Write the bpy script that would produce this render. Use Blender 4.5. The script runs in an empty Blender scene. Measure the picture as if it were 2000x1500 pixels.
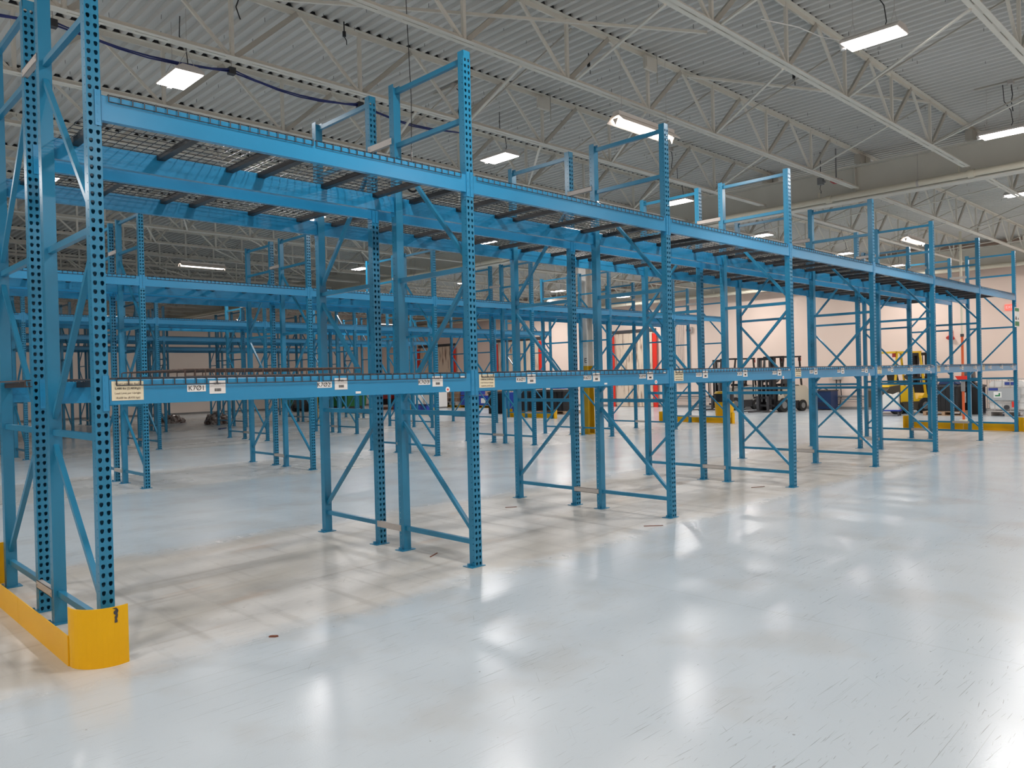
import bpy, bmesh, math, random
from mathutils import Vector, Matrix
random.seed(7)
S = bpy.context.scene
COL = S.collection
R = math.radians
PI = math.pi

# ------------------------------------------------------------------ camera, world, exposure
cam_d = bpy.data.cameras.new('camera')
cam = bpy.data.objects.new('camera', cam_d)
COL.objects.link(cam)
S.camera = cam
cam_d.sensor_fit = 'HORIZONTAL'
cam_d.sensor_width = 36.0
cam_d.lens = 1518.482 / 2000.0 * 36.0
cam_d.clip_end = 200
yaw, pit, rol = 0.7990232284, -0.0079765749, -0.0240168482
fw = Vector((math.cos(pit)*math.cos(yaw), math.cos(pit)*math.sin(yaw), math.sin(pit)))
rt = Vector((math.sin(yaw), -math.cos(yaw), 0))
up = rt.cross(fw)
r2 = rt*math.cos(rol) + up*math.sin(rol)
u2 = up*math.cos(rol) - rt*math.sin(rol)
M = Matrix((( r2.x, u2.x, -fw.x, -1.3837), (r2.y, u2.y, -fw.y, -4.8312), (r2.z, u2.z, -fw.z, 1.5595), (0, 0, 0, 1)))
cam.matrix_world = M

w = bpy.data.worlds.new('world'); S.world = w; w.use_nodes = True
w.node_tree.nodes['Background'].inputs[0].default_value = (0.8, 0.85, 0.9, 1)
w.node_tree.nodes['Background'].inputs[1].default_value = 0.05
S.view_settings.view_transform = 'Standard'
S.view_settings.look = 'None'
S.view_settings.gamma = 1.0
S.view_settings.use_curve_mapping = False
S.view_settings.exposure = 0.0
LIGHT_W = 82.0
LIGHT_C = (1.0, 0.955, 0.925)

# ------------------------------------------------------------------ materials
MATS = {}
def mat(name, col, rough=0.5, metal=0.0, spec=0.5, emit=None, es=0.0, noise=None, bump=None, coat=0.0, trans=None):
    m = bpy.data.materials.new(name); m.use_nodes = True
    nt = m.node_tree; b = nt.nodes['Principled BSDF']
    b.inputs['Base Color'].default_value = (*col, 1)
    b.inputs['Roughness'].default_value = rough
    b.inputs['Metallic'].default_value = metal
    b.inputs['Specular IOR Level'].default_value = spec
    b.inputs['Coat Weight'].default_value = coat
    if emit:
        b.inputs['Emission Color'].default_value = (*emit, 1)
        b.inputs['Emission Strength'].default_value = es
    if noise:   # (second colour, scale, low, high)
        c2, sc, lo, hi = noise
        tc = nt.nodes.new('ShaderNodeTexCoord')
        n = nt.nodes.new('ShaderNodeTexNoise'); n.inputs['Scale'].default_value = sc; n.inputs['Detail'].default_value = 5
        r = nt.nodes.new('ShaderNodeValToRGB')
        r.color_ramp.elements[0].position = lo; r.color_ramp.elements[0].color = (*col, 1)
        r.color_ramp.elements[1].position = hi; r.color_ramp.elements[1].color = (*c2, 1)
        nt.links.new(tc.outputs['Object'], n.inputs['Vector'])
        nt.links.new(n.outputs['Fac'], r.inputs['Fac'])
        nt.links.new(r.outputs['Color'], b.inputs['Base Color'])
        if bump:
            bp = nt.nodes.new('ShaderNodeBump'); bp.inputs['Strength'].default_value = bump; bp.inputs['Distance'].default_value = 0.01
            nt.links.new(n.outputs['Fac'], bp.inputs['Height']); nt.links.new(bp.outputs['Normal'], b.inputs['Normal'])
    MATS[name] = m
    return m

BLUE = mat('blue_rack_paint', (0.018, 0.200, 0.355), 0.28, noise=((0.022, 0.225, 0.395), 1.3, 0.35, 0.7))
BLUE2 = mat('blue_beam_paint', (0.020, 0.245, 0.47), 0.25, noise=((0.025, 0.275, 0.52), 1.1, 0.35, 0.7))
BLACKM = mat('black_support_steel', (0.018, 0.017, 0.018), 0.45)
WIRE = mat('dark_wire', (0.035, 0.038, 0.045), 0.4)
RUSTWIRE = mat('brown_wire', (0.10, 0.06, 0.045), 0.6)
GREYM = mat('grey_spacer_steel', (0.42, 0.40, 0.38), 0.4, noise=((0.52, 0.49, 0.46), 6, 0.3, 0.7))
YEL = mat('yellow_guard_paint', (0.84, 0.46, 0.002), 0.42, spec=0.3, noise=((0.80, 0.42, 0.002), 3, 0.3, 0.7))
YELD = mat('yellow_column_paint', (0.55, 0.34, 0.01), 0.45, noise=((0.48, 0.28, 0.01), 4, 0.3, 0.7))
WHITEP = mat('white_column_paint', (0.72, 0.69, 0.64), 0.5)
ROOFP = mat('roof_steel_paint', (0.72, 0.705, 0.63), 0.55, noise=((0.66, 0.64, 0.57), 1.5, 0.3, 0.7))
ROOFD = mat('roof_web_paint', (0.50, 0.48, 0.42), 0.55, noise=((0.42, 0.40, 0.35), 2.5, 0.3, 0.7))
DECKP = mat('roof_deck_paint', (0.60, 0.60, 0.575), 0.6, noise=((0.54, 0.54, 0.51), 0.7, 0.3, 0.7))
PIPEP = mat('cream_pipe_paint', (0.66, 0.62, 0.50), 0.45)
SCREW = mat('deck_screw_steel', (0.08, 0.08, 0.075), 0.5)
WALLP = mat('wall_paint', (0.85, 0.69, 0.60), 0.6, noise=((0.80, 0.645, 0.56), 0.35, 0.3, 0.7))
WALLB = mat('back_wall_paint', (0.82, 0.73, 0.67), 0.6, noise=((0.74, 0.65, 0.59), 0.3, 0.3, 0.7))
BLK = mat('black_plastic', (0.012, 0.012, 0.014), 0.4)
DKGREY = mat('dark_grey_metal', (0.05, 0.05, 0.055), 0.5)
MIDGREY = mat('mid_grey_metal', (0.22, 0.22, 0.22), 0.5)
LTGREY = mat('light_grey_board', (0.42, 0.44, 0.45), 0.5)
RUB = mat('tyre_rubber', (0.02, 0.02, 0.02), 0.8)
WHT = mat('white_plastic', (0.80, 0.79, 0.76), 0.45)
PAPER = mat('white_label', (0.85, 0.85, 0.83), 0.5)
CREAM = mat('cream_label', (0.80, 0.72, 0.52), 0.55)
INK = mat('label_ink', (0.02, 0.02, 0.022), 0.6)
INKB = mat('faded_brown_ink', (0.16, 0.12, 0.09), 0.6)
INKG = mat('green_sign_ink', (0.01, 0.20, 0.07), 0.5)
INKBL = mat('blue_label_ink', (0.03, 0.06, 0.30), 0.5)
RED = mat('red_paint', (0.75, 0.03, 0.015), 0.4)
REDD = mat('dark_red_paint', (0.35, 0.02, 0.015), 0.45)
ORANGE = mat('orange_pole_paint', (0.62, 0.11, 0.03), 0.45)
DBLUE = mat('dark_blue_paint', (0.01, 0.035, 0.12), 0.4)
RBLUE = mat('royal_blue_plastic', (0.01, 0.05, 0.36), 0.4)
GREEN = mat('green_bin_paint', (0.01, 0.16, 0.04), 0.5, noise=((0.012, 0.11, 0.03), 2, 0.3, 0.7))
WOOD = mat('pallet_wood', (0.48, 0.32, 0.20), 0.7, noise=((0.36, 0.23, 0.14), 6, 0.3, 0.7))
WOODR = mat('dark_red_wood', (0.20, 0.07, 0.04), 0.7)
CARD = mat('brown_cardboard', (0.34, 0.20, 0.11), 0.7)
FKYEL = mat('forklift_yellow', (0.78, 0.50, 0.02), 0.35)
FKCREAM = mat('forklift_cream', (0.55, 0.50, 0.40), 0.4)
FKGREY = mat('forklift_grey', (0.48, 0.46, 0.42), 0.4)
FKBROWN = mat('forklift_dark_body', (0.07, 0.06, 0.045), 0.45)
CHROME = mat('chrome_steel', (0.6, 0.6, 0.6), 0.2, metal=1.0)
CABLEB = mat('blue_cable', (0.02, 0.03, 0.16), 0.4)
LED = mat('lit_diffuser', (0.9, 0.9, 0.9), 0.5, emit=(1.0, 0.93, 0.90), es=9.0)
REDLED = mat('lit_red_exit', (0.7, 0.1, 0.08), 0.5, emit=(1.0, 0.16, 0.12), es=0.9)
FIXT = mat('fixture_housing', (0.66, 0.62, 0.58), 0.4)
REFL = mat('fixture_reflector', (0.78, 0.70, 0.62), 0.35)
PLAST = mat('crumpled_plastic', (0.40, 0.36, 0.34), 0.25, noise=((0.10, 0.06, 0.05), 6, 0.35, 0.62))

def strip_material():
    m = bpy.data.materials.new('stained_vinyl_strip'); m.use_nodes = True
    nt = m.node_tree; b = nt.nodes['Principled BSDF']; b.inputs['Roughness'].default_value = 0.3
    g = nt.nodes.new('ShaderNodeNewGeometry')
    mp = nt.nodes.new('ShaderNodeMapping'); mp.inputs['Scale'].default_value = (1, 6, 0.9)
    n = nt.nodes.new('ShaderNodeTexNoise'); n.inputs['Scale'].default_value = 1.2; n.inputs['Detail'].default_value = 6
    r = nt.nodes.new('ShaderNodeValToRGB')
    r.color_ramp.elements[0].position = 0.52; r.color_ramp.elements[0].color = (0.72, 0.60, 0.48, 1)
    r.color_ramp.elements[1].position = 0.68; r.color_ramp.elements[1].color = (0.20, 0.12, 0.08, 1)
    nt.links.new(g.outputs['Position'], mp.inputs['Vector']); nt.links.new(mp.outputs['Vector'], n.inputs['Vector'])
    nt.links.new(n.outputs['Fac'], r.inputs['Fac']); nt.links.new(r.outputs['Color'], b.inputs['Base Color'])
    return m
STRIP = strip_material()

def floor_material():
    m = bpy.data.materials.new('painted_concrete_floor'); m.use_nodes = True
    nt = m.node_tree; N = nt.nodes; L = nt.links; b = N['Principled BSDF']
    g = N.new('ShaderNodeNewGeometry')
    def math_(op, a, bb=None, c=None):
        n = N.new('ShaderNodeMath'); n.operation = op
        for i, v in enumerate((a, bb, c)):
            if v is None: continue
            if isinstance(v, (int, float)): n.inputs[i].default_value = v
            else: L.new(v, n.inputs[i])
        return n.outputs[0]
    def noise(scale, detail=4, vec=None, rough=0.5, out='Fac', dist=0.0):
        n = N.new('ShaderNodeTexNoise'); n.inputs['Scale'].default_value = scale
        n.inputs['Detail'].default_value = detail; n.inputs['Roughness'].default_value = rough; n.inputs['Distortion'].default_value = dist
        L.new(vec if vec else g.outputs['Position'], n.inputs['Vector'])
        return n.outputs[out]
    def mapv(rot, sc, loc=(0, 0, 0)):
        p = N.new('ShaderNodeMapping'); p.vector_type = 'TEXTURE'
        p.inputs['Rotation'].default_value = (0, 0, rot); p.inputs['Scale'].default_value = sc; p.inputs['Location'].default_value = loc
        L.new(g.outputs['Position'], p.inputs['Vector']); return p.outputs[0]
    def smooth(v, a, bb):
        n = N.new('ShaderNodeMapRange'); n.interpolation_type = 'SMOOTHSTEP'
        L.new(v, n.inputs[0]); n.inputs[1].default_value = a; n.inputs[2].default_value = bb
        return n.outputs[0]
    def mix(f, a, bb):
        n = N.new('ShaderNodeMix'); n.data_type = 'RGBA'
        if isinstance(f, float): n.inputs[0].default_value = f
        else: L.new(f, n.inputs[0])
        for i, v in ((6, a), (7, bb)):
            if isinstance(v, tuple): n.inputs[i].default_value = (*v, 1)
            else: L.new(v, n.inputs[i])
        return n.outputs[2]
    sep = N.new('ShaderNodeSeparateXYZ'); L.new(g.outputs['Position'], sep.inputs[0])
    X, Y = sep.outputs[0], sep.outputs[1]
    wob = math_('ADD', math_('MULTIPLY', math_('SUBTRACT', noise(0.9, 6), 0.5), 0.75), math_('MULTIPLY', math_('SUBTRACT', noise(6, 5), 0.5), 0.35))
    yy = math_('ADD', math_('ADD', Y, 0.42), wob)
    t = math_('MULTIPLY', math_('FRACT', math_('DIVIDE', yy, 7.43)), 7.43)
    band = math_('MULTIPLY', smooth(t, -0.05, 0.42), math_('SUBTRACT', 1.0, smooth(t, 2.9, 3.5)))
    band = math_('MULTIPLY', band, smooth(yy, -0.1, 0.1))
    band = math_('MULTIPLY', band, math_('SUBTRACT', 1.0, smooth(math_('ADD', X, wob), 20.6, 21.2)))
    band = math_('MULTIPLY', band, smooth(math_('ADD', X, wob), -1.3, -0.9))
    blue = mix(smooth(noise(0.25, 3), 0.35, 0.65), (0.525, 0.60, 0.655), (0.575, 0.635, 0.675))
    blue = mix(math_('MULTIPLY', smooth(noise(1.3, 7), 0.50, 0.70), 0.5), blue, (0.50, 0.51, 0.50))
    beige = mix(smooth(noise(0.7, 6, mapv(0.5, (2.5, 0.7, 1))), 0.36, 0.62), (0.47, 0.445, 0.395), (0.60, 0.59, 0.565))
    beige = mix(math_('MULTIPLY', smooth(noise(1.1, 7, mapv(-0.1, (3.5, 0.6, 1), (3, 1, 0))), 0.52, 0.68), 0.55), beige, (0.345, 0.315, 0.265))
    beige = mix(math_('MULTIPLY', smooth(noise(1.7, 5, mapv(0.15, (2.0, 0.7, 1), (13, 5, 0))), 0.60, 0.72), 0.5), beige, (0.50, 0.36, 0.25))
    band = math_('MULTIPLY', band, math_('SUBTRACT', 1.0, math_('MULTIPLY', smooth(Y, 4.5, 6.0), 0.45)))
    beige = mix(math_('MULTIPLY', smooth(noise(1.0, 6, mapv(0.0, (0.10, 1.6, 1), (2, 9, 0))), 0.53, 0.70), 0.45), beige, (0.33, 0.31, 0.28))
    beige = mix(math_('MULTIPLY', smooth(noise(1.0, 6, mapv(0.1, (2.4, 0.12, 1), (7, 2, 0))), 0.55, 0.70), 0.45), beige, (0.36, 0.32, 0.27))
    beige = mix(math_('MULTIPLY', smooth(noise(9, 7), 0.55, 0.75), 0.35), beige, (0.36, 0.34, 0.31))
    beige = mix(math_('MULTIPLY', smooth(noise(2.2, 6, mapv(0, (1, 1, 1), (31, 11, 0))), 0.58, 0.75), 0.5), beige, (0.70, 0.69, 0.66))
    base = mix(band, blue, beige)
    # scuffs and scratches
    sm = None
    for rot, sc, th, k, off in ((0.0, (0.50, 0.0085, 1), 0.685, 1.0, 0), (0.07, (0.22, 0.007, 1), 0.69, 1.0, 5), (-0.08, (0.34, 0.008, 1), 0.695, 0.9, 9), (0.16, (0.12, 0.007, 1), 0.705, 1.0, 13), (0.03, (1.6, 0.010, 1), 0.70, 0.9, 31), (0.9, (0.35, 0.007, 1), 0.725, 0.8, 17), (-0.6, (0.15, 0.006, 1), 0.72, 0.8, 27)):
        nn = noise(1.0, 2, mapv(rot, sc, (off, off*0.7, 0)), 0.5)
        v = math_('MULTIPLY', smooth(nn, th, th+0.03), k)
        sm = v if sm is None else math_('MAXIMUM', sm, v)
    patch = smooth(noise(0.55, 3, mapv(0.3, (1, 1, 1), (21, 3, 0))), 0.42, 0.58)
    sm = math_('MULTIPLY', sm, math_('ADD', math_('MULTIPLY', patch, 0.6), 0.4))
    base = mix(math_('MULTIPLY', sm, 0.7), base, (0.22, 0.22, 0.22))
    specks = smooth(noise(16, 2), 0.745, 0.775)
    base = mix(math_('MULTIPLY', specks, 0.55), base, (0.16, 0.14, 0.13))
    # long joints in the slab
    for axis, per, offs in ((X, 7.33, 0.35), (Y, 7.43, 4.4)):
        f = math_('ABSOLUTE', math_('SUBTRACT', math_('FRACT', math_('DIVIDE', math_('ADD', axis, offs), per)), 0.5))
        ln = math_('LESS_THAN', f, 0.0011)
        base = mix(math_('MULTIPLY', ln, 0.12), base, (0.30, 0.29, 0.27))
    L.new(base, b.inputs['Base Color'])
    ro = math_('ADD', 0.15, math_('MULTIPLY', noise(1.4, 6), 0.14))
    ro = math_('ADD', ro, math_('MULTIPLY', band, 0.12))
    L.new(ro, b.inputs['Roughness'])
    b.inputs['Specular IOR Level'].default_value = 0.5
    bp = N.new('ShaderNodeBump'); bp.inputs['Strength'].default_value = 0.25; bp.inputs['Distance'].default_value = 0.004
    hh = math_('ADD', math_('MULTIPLY', noise(5, 4), 0.8), math_('MULTIPLY', noise(110, 2), 0.30))
    L.new(hh, bp.inputs['Height']); L.new(bp.outputs[0], b.inputs['Normal'])
    return m
FLOORM = floor_material()

# ------------------------------------------------------------------ helpers
class MB:
    def __init__(s): s.v = []; s.f = []
    def add(s, vs, fs):
        o = len(s.v); s.v += [tuple(p) for p in vs]; s.f += [tuple(i+o for i in f) for f in fs]; return s
    def box(s, x0, x1, y0, y1, z0, z1):
        return s.add([(x0,y0,z0),(x1,y0,z0),(x1,y1,z0),(x0,y1,z0),(x0,y0,z1),(x1,y0,z1),(x1,y1,z1),(x0,y1,z1)],
                     [(0,3,2,1),(4,5,6,7),(0,1,5,4),(1,2,6,5),(2,3,7,6),(3,0,4,7)])
    def bar(s, p, q, wd, ht, upv=(0,0,1)):
        p = Vector(p); q = Vector(q); d = (q-p).normalized(); u = Vector(upv)
        if abs(d.dot(u)) > 0.98: u = Vector((1,0,0))
        a = d.cross(u).normalized()*wd/2; bb = a.cross(d).normalized()*ht/2
        return s.add([p-a-bb,p+a-bb,p+a+bb,p-a+bb,q-a-bb,q+a-bb,q+a+bb,q-a+bb],
                     [(0,1,2,3),(7,6,5,4),(0,4,5,1),(1,5,6,2),(2,6,7,3),(3,7,4,0)])
    def tube(s, p, q, r, n=8, r1=None, cap=True):
        p = Vector(p); q = Vector(q); d = (q-p).normalized(); u = Vector((0,0,1))
        if abs(d.z) > 0.9: u = Vector((1,0,0))
        a = d.cross(u).normalized(); bb = d.cross(a); r1 = r if r1 is None else r1
        vs = [p+(a*math.cos(2*PI*i/n)+bb*math.sin(2*PI*i/n))*r for i in range(n)] + [q+(a*math.cos(2*PI*i/n)+bb*math.sin(2*PI*i/n))*r1 for i in range(n)]
        fs = [(i,(i+1)%n,n+(i+1)%n,n+i) for i in range(n)]
        if cap: fs += [tuple(range(n))[::-1], tuple(range(n,2*n))]
        return s.add(vs, fs)
    def path(s, pts, r, n=6):
        for a, c in zip(pts, pts[1:]): s.tube(a, c, r, n)
        return s
    def prism(s, poly, y0, y1, plane='xz'):
        n = len(poly)
        f = {'xz': lambda a,b,c:(a,c,b), 'yz': lambda a,b,c:(c,a,b), 'xy': lambda a,b,c:(a,b,c)}[plane]
        vs = [f(a,b,y0) for a,b in poly] + [f(a,b,y1) for a,b in poly]
        return s.add(vs, [tuple(range(n))[::-1], tuple(range(n,2*n))] + [(i,(i+1)%n,n+(i+1)%n,n+i) for i in range(n)])
    def mesh(s, name, m, smooth=False):
        me = bpy.data.meshes.new(name); me.from_pydata(s.v, [], s.f)
        bm = bmesh.new(); bm.from_mesh(me); bmesh.ops.recalc_face_normals(bm, faces=bm.faces); bm.to_mesh(me); bm.free()
        me.materials.append(m)
        if smooth:
            for p in me.polygons: p.use_smooth = True
            me.set_sharp_from_angle(angle=R(35))
        return me

def ob(name, me, parent=None, loc=(0,0,0), rz=0.0):
    o = bpy.data.objects.new(name, me); COL.objects.link(o); o.location = loc
    if rz: o.rotation_euler = (0,0,rz)
    if parent: o.parent = parent
    return o
def thing(name, label, cat, loc=(0,0,0), rz=0.0, group=None):
    o = bpy.data.objects.new(name, None); COL.objects.link(o); o.location = loc; o.rotation_euler = (0,0,rz)
    o.empty_display_size = 0.1
    o['label'] = label; o['category'] = cat
    if group: o['group'] = group
    return o
def tag(o, label, cat, group=None):
    o['label'] = label; o['category'] = cat
    if group: o['group'] = group
    return o
def struct(o): o['kind'] = 'structure'; return o
ORD = ['first','second','third','fourth','fifth','sixth','seventh','eighth','ninth','tenth','eleventh','twelfth','thirteenth','fourteenth',
       'fifteenth','sixteenth','seventeenth','eighteenth','nineteenth','twentieth','twenty-first','twenty-second','twenty-third','twenty-fourth','twenty-fifth']
NUM = ['one','two','three','four','five','six','seven','eight']
TXT = {}
def text_mesh(s, size, m):
    key = (s, size, m.name)
    if key in TXT: return TXT[key]
    c = bpy.data.curves.new('lettering', 'FONT'); c.body = s; c.size = size; c.align_x = 'CENTER'; c.align_y = 'CENTER'; c.extrude = 0.0004
    c.resolution_u = 3
    o = bpy.data.objects.new('tmp', c); COL.objects.link(o)
    dg = bpy.context.evaluated_depsgraph_get(); me = bpy.data.meshes.new_from_object(o.evaluated_get(dg))
    bpy.data.objects.remove(o); bpy.data.curves.remove(c)
    me.materials.clear(); me.materials.append(m); TXT[key] = me
    return me
def lettering(s, size, m, parent, loc, face='-y'):
    o = ob('lettering', text_mesh(s, size, m), parent, loc)
    o.rotation_euler = {'-y': (PI/2,0,0), '-x': (PI/2,0,-PI/2)}[face]
    return o

# ------------------------------------------------------------------ room
X0, X1, Y0, Y1, ZD = -10.0, 29.4, -9.6, 37.8, 5.9
P, D, G, PW, PD, PH = 2.8457, 1.05, 0.319, 0.0762, 0.070, 4.267
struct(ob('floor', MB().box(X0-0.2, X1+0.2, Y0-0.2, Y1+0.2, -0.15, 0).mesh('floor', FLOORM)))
struct(ob('wall_end', MB().box(X1, X1+0.2, Y0, Y1, 0, 6.3).mesh('wall_end', WALLP)))
struct(ob('wall_back', MB().box(X0, X1+0.2, Y1, Y1+0.2, 0, 6.3).mesh('wall_back', WALLB)))
struct(ob('wall_left', MB().box(X0-0.2, X0, Y0, Y1, 0, 6.3).mesh('wall_left', WALLP)))
struct(ob('wall_right', MB().box(X0, X1+0.2, Y0-0.2, Y0, 0, 6.3).mesh('wall_right', WALLP)))
# corrugated roof deck: flutes run along Y
def deck_mesh():
    b = MB(); per = 0.155; h = 0.045; n = int((X1-X0)/per)+1; vs = []
    for i in range(n):
        x = X0+i*per
        for dx, z in ((0.0, ZD), (0.05, ZD), (0.072, ZD+h), (0.133, ZD+h)):
            vs.append((x+dx, z))
    b.v = [(x, Y0, z) for x, z in vs]+[(x, Y1, z) for x, z in vs]
    m = len(vs); b.f = [(i, i+1, m+i+1, m+i) for i in range(m-1)]
    return b.mesh('ceiling', DECKP)
ceil = struct(ob('ceiling', deck_mesh()))
ob('roof_slab', MB().box(X0-0.2, X1+0.2, Y0-0.2, Y1+0.2, ZD+0.07, ZD+0.2).mesh('roof_slab', DKGREY), ceil)
sc = MB()
for i in range(2600):
    x = X0+0.155*random.randint(0, 250)+0.025; y = random.uniform(-4, 20)
    l = random.uniform(0.03, 0.055)
    if x < 22: sc.tube((x, y, ZD+0.002), (x+random.uniform(-.004,.004), y, ZD-l), 0.0032, 3)
o = ob('deck_screws', sc.mesh('deck_screws', SCREW), ceil); o['kind'] = 'stuff'
struct(ob('baseboard_end', MB().box(X1-0.02, X1, Y0, Y1, 0, 0.10).mesh('baseboard_end', MIDGREY)))
struct(ob('baseboard_back', MB().box(X0, X1, Y1-0.02, Y1, 0, 0.10).mesh('baseboard_back', MIDGREY)))
b = MB()
for z in (1.25, 2.45, 3.65): b.box(X0, X1, Y1-0.015, Y1, z, z+0.03)
struct(ob('trim_1', b.mesh('trim_1', WALLB)))

# ------------------------------------------------------------------ roof joists
JY = lambda k: -0.57+1.98*k
ZB = 5.14
def chord(x0, x1, z, flip):
    b = MB(); s = -1 if flip else 1
    za, zb_ = sorted((z, z+s*0.006)); zc, zd = sorted((z, z+s*0.06))
    for q in (-1, 1):
        ya, yb = sorted((q*0.0035, q*0.062)); b.box(x0, x1, ya, yb, za, zb_)
        ya, yb = sorted((q*0.0035, q*0.010)); b.box(x0, x1, ya, yb, zc, zd)
    x = x0+0.3
    while x < x1: b.box(x, x+0.3, -0.0035, 0.0035, min(zc, zd), max(zc, zd)); x += 0.62
    return b
BC = [chord(X0+0.3, 14.25, ZB, False).mesh('bottom_chord', ROOFP), chord(15.05, 28.3, ZB, False).mesh('bottom_chord', ROOFP)]
TC = [chord(X0+0.05, 14.62, ZD, True).mesh('top_chord', ROOFP), chord(14.70, 29.0, ZD, True).mesh('top_chord', ROOFP)]
TH = ZD-ZB
WV = MB().box(-0.021, 0.021, -0.018, 0.018, 0.01, TH-0.01).mesh('web_vertical', ROOFP)
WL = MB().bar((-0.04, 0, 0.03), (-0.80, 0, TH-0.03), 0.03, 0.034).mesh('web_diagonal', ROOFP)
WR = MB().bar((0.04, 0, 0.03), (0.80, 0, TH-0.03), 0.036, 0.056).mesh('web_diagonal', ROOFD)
SEAT = MB().box(-0.12, 0.12, -0.06, 0.06, 5.66, 5.84).mesh('joist_seat', ROOFD)
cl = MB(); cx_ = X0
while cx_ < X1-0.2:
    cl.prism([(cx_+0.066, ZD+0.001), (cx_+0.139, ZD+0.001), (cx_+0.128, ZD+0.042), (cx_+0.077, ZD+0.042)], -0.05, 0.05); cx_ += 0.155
FLUTE_SHADE = cl.mesh('flute_shade_plugs', BLK)  # black plugs standing in for the shade inside the deck flutes
NJ = 23
for bay, (xa, xb, n0) in enumerate(((X0, 14.66, -8), (14.66, X1, 8))):
    for k in range(-4, 19):
        far = 'beyond the wide girder' if bay else 'before the wide girder'
        t = thing('roof_joist', f'pale roof truss {far}, {ORD[k+4]} from the right wall', 'roof truss', (0, JY(k), 0), 0, 'roof trusses under the corrugated deck')
        ob('bottom_chord', BC[bay], t); ob('top_chord', TC[bay], t)
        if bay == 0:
            co = ob('flute_shade_plugs', FLUTE_SHADE, t); co['kind'] = 'stuff'
        ob('joist_seat', SEAT, t, (14.53 if bay == 0 else 14.80, 0, 0))
        n = n0
        while True:
            x = 4.10+1.65*n
            if x > xb-1.0: break
            if x > xa+0.8:
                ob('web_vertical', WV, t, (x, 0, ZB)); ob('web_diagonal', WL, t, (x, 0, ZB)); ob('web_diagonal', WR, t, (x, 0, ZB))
            n += 1
# bracing rods between joists
BRI = ((5.85, 0.85), (9.05, 1.65), (12.3, 1.65), (17.3, 0.85), (21.5, 1.65), (25.0, 0.9))
for j, (x, dx) in enumerate(BRI):
    t = thing('truss_bracing', f'line of thin pale angle bars tying the roof trusses together, {ORD[j]} along the ceiling', 'bracing', (x, 0, 0), 0, 'cross bars between roof trusses')
    for k in range(-3, 19):
        ob('angle_bar', MB().bar((0, JY(k)-0.05, ZB+0.02), (-dx, JY(k-1)+0.05, ZB-0.01), 0.03, 0.02).mesh('angle_bar', ROOFP), t)
        ob('angle_bar', MB().bar((0.05, JY(k)-0.05, ZB+0.06), (0.05, JY(k-1)+0.05, ZD-0.07), 0.02, 0.02).mesh('angle_bar', ROOFD), t)
t = thing('truss_bracing', 'long straight diagonal pale brace crossing under the roof deck at top centre', 'bracing', (0,0,0), 0, 'cross bars between roof trusses')
ob('angle_bar', MB().bar((1.6, 3.1, 5.5), (6.6, 0.0, 5.5), 0.03, 0.03).mesh('angle_bar', ROOFP), t)
ob('angle_bar', MB().bar((8.3, 1.35, 5.82), (12.2, -0.6, 5.82), 0.04, 0.03).mesh('angle_bar', ROOFP), t)

# girders
def girder(x, lab):
    t = thing('roof_girder', lab, 'girder', (x, 0, 0), 0, 'wide girders carrying the roof')
    ob('web_plate', MB().box(-0.008, 0.008, Y0, Y1, 5.0, 5.63).mesh('web_plate', ROOFP), t)
    for z in (4.965, 5.63): ob('flange', MB().box(-0.13, 0.13, Y0, Y1, z, z+0.03).mesh('flange', ROOFP), t)
    sb = MB()
    y = Y0+3.7
    while y < Y1: sb.box(-0.11, -0.01, y, y+0.012, 5.0, 5.62); y += 7.42
    ob('stiffener', sb.mesh('stiffener', ROOFP), t)
girder(14.66, 'deep pale roof girder above the white letter E column')
girder(28.9, 'deep pale roof girder close to the far end wall')
# long pipes by the girders
def long_pipe(x, z, r, lab, ys, m=PIPEP):
    t = thing('sprinkler_main_pipe', lab, 'pipe', (x, 0, z), 0)
    ob('pipe_run', MB().tube((0, Y0, 0), (0, Y1, 0), r, 14).mesh('pipe_run', m, True), t)
    for y in ys:
        ob('coupling', MB().tube((0, y-0.05, 0), (0, y+0.05, 0), r*1.28, 14).mesh('coupling', m, True), t)
        ob('riser_nipple', MB().tube((0, y+0.2, r*0.8), (0, y+0.2, r+0.12), 0.018, 8).mesh('riser_nipple', m, True), t)
        ob('pipe_hanger', MB().path([(0, y+0.9, r), (0, y+0.9, 0.55)], 0.006, 5).tube((0, y+0.88, 0), (0, y+0.92, 0), r*1.12, 14).mesh('pipe_hanger', GREYM), t)
long_pipe(14.42, 5.045, 0.058, 'cream sprinkler main running along the near roof girder', [-0.6, 2.0, 5.2, 8.4, 11.7, 15, 18.2, 21.5, 25])
long_pipe(28.5, 4.92, 0.07, 'cream sprinkler main running beside the far end wall', [1, 5, 9, 13, 17, 21])
# columns
def column(x, y, lab, letter=None):
    t = thing('steel_column', lab, 'column', (x, y, 0), 0, 'painted steel columns')
    def hsec(z0, z1, e):
        return MB().box(-0.125-e, -0.105+e, -0.125-e, 0.125+e, z0, z1).box(0.105-e, 0.125+e, -0.125-e, 0.125+e, z0, z1).box(-0.105, 0.105, -0.008-e, 0.008+e, z0, z1)
    ob('upper_column', hsec(1.83, 4.965, 0).mesh('upper_column', WHITEP), t)
    ob('yellow_lower_column', hsec(0.02, 1.83, 0.001).mesh('yellow_lower_column', YELD), t)
    ob('column_base_plate', MB().box(-0.2, 0.2, -0.2, 0.2, 0, 0.02).mesh('column_base_plate', YELD), t)
    if letter: lettering(letter, 0.19, INK, t, (-0.1275, -0.066, 1.97), '-x')
column(14.71, 8.79, 'white steel column lettered E with a yellow painted base, inside the second rack row', 'E')
column(14.66, 23.1, 'steel column with yellow painted base in front of the green bins')

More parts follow.
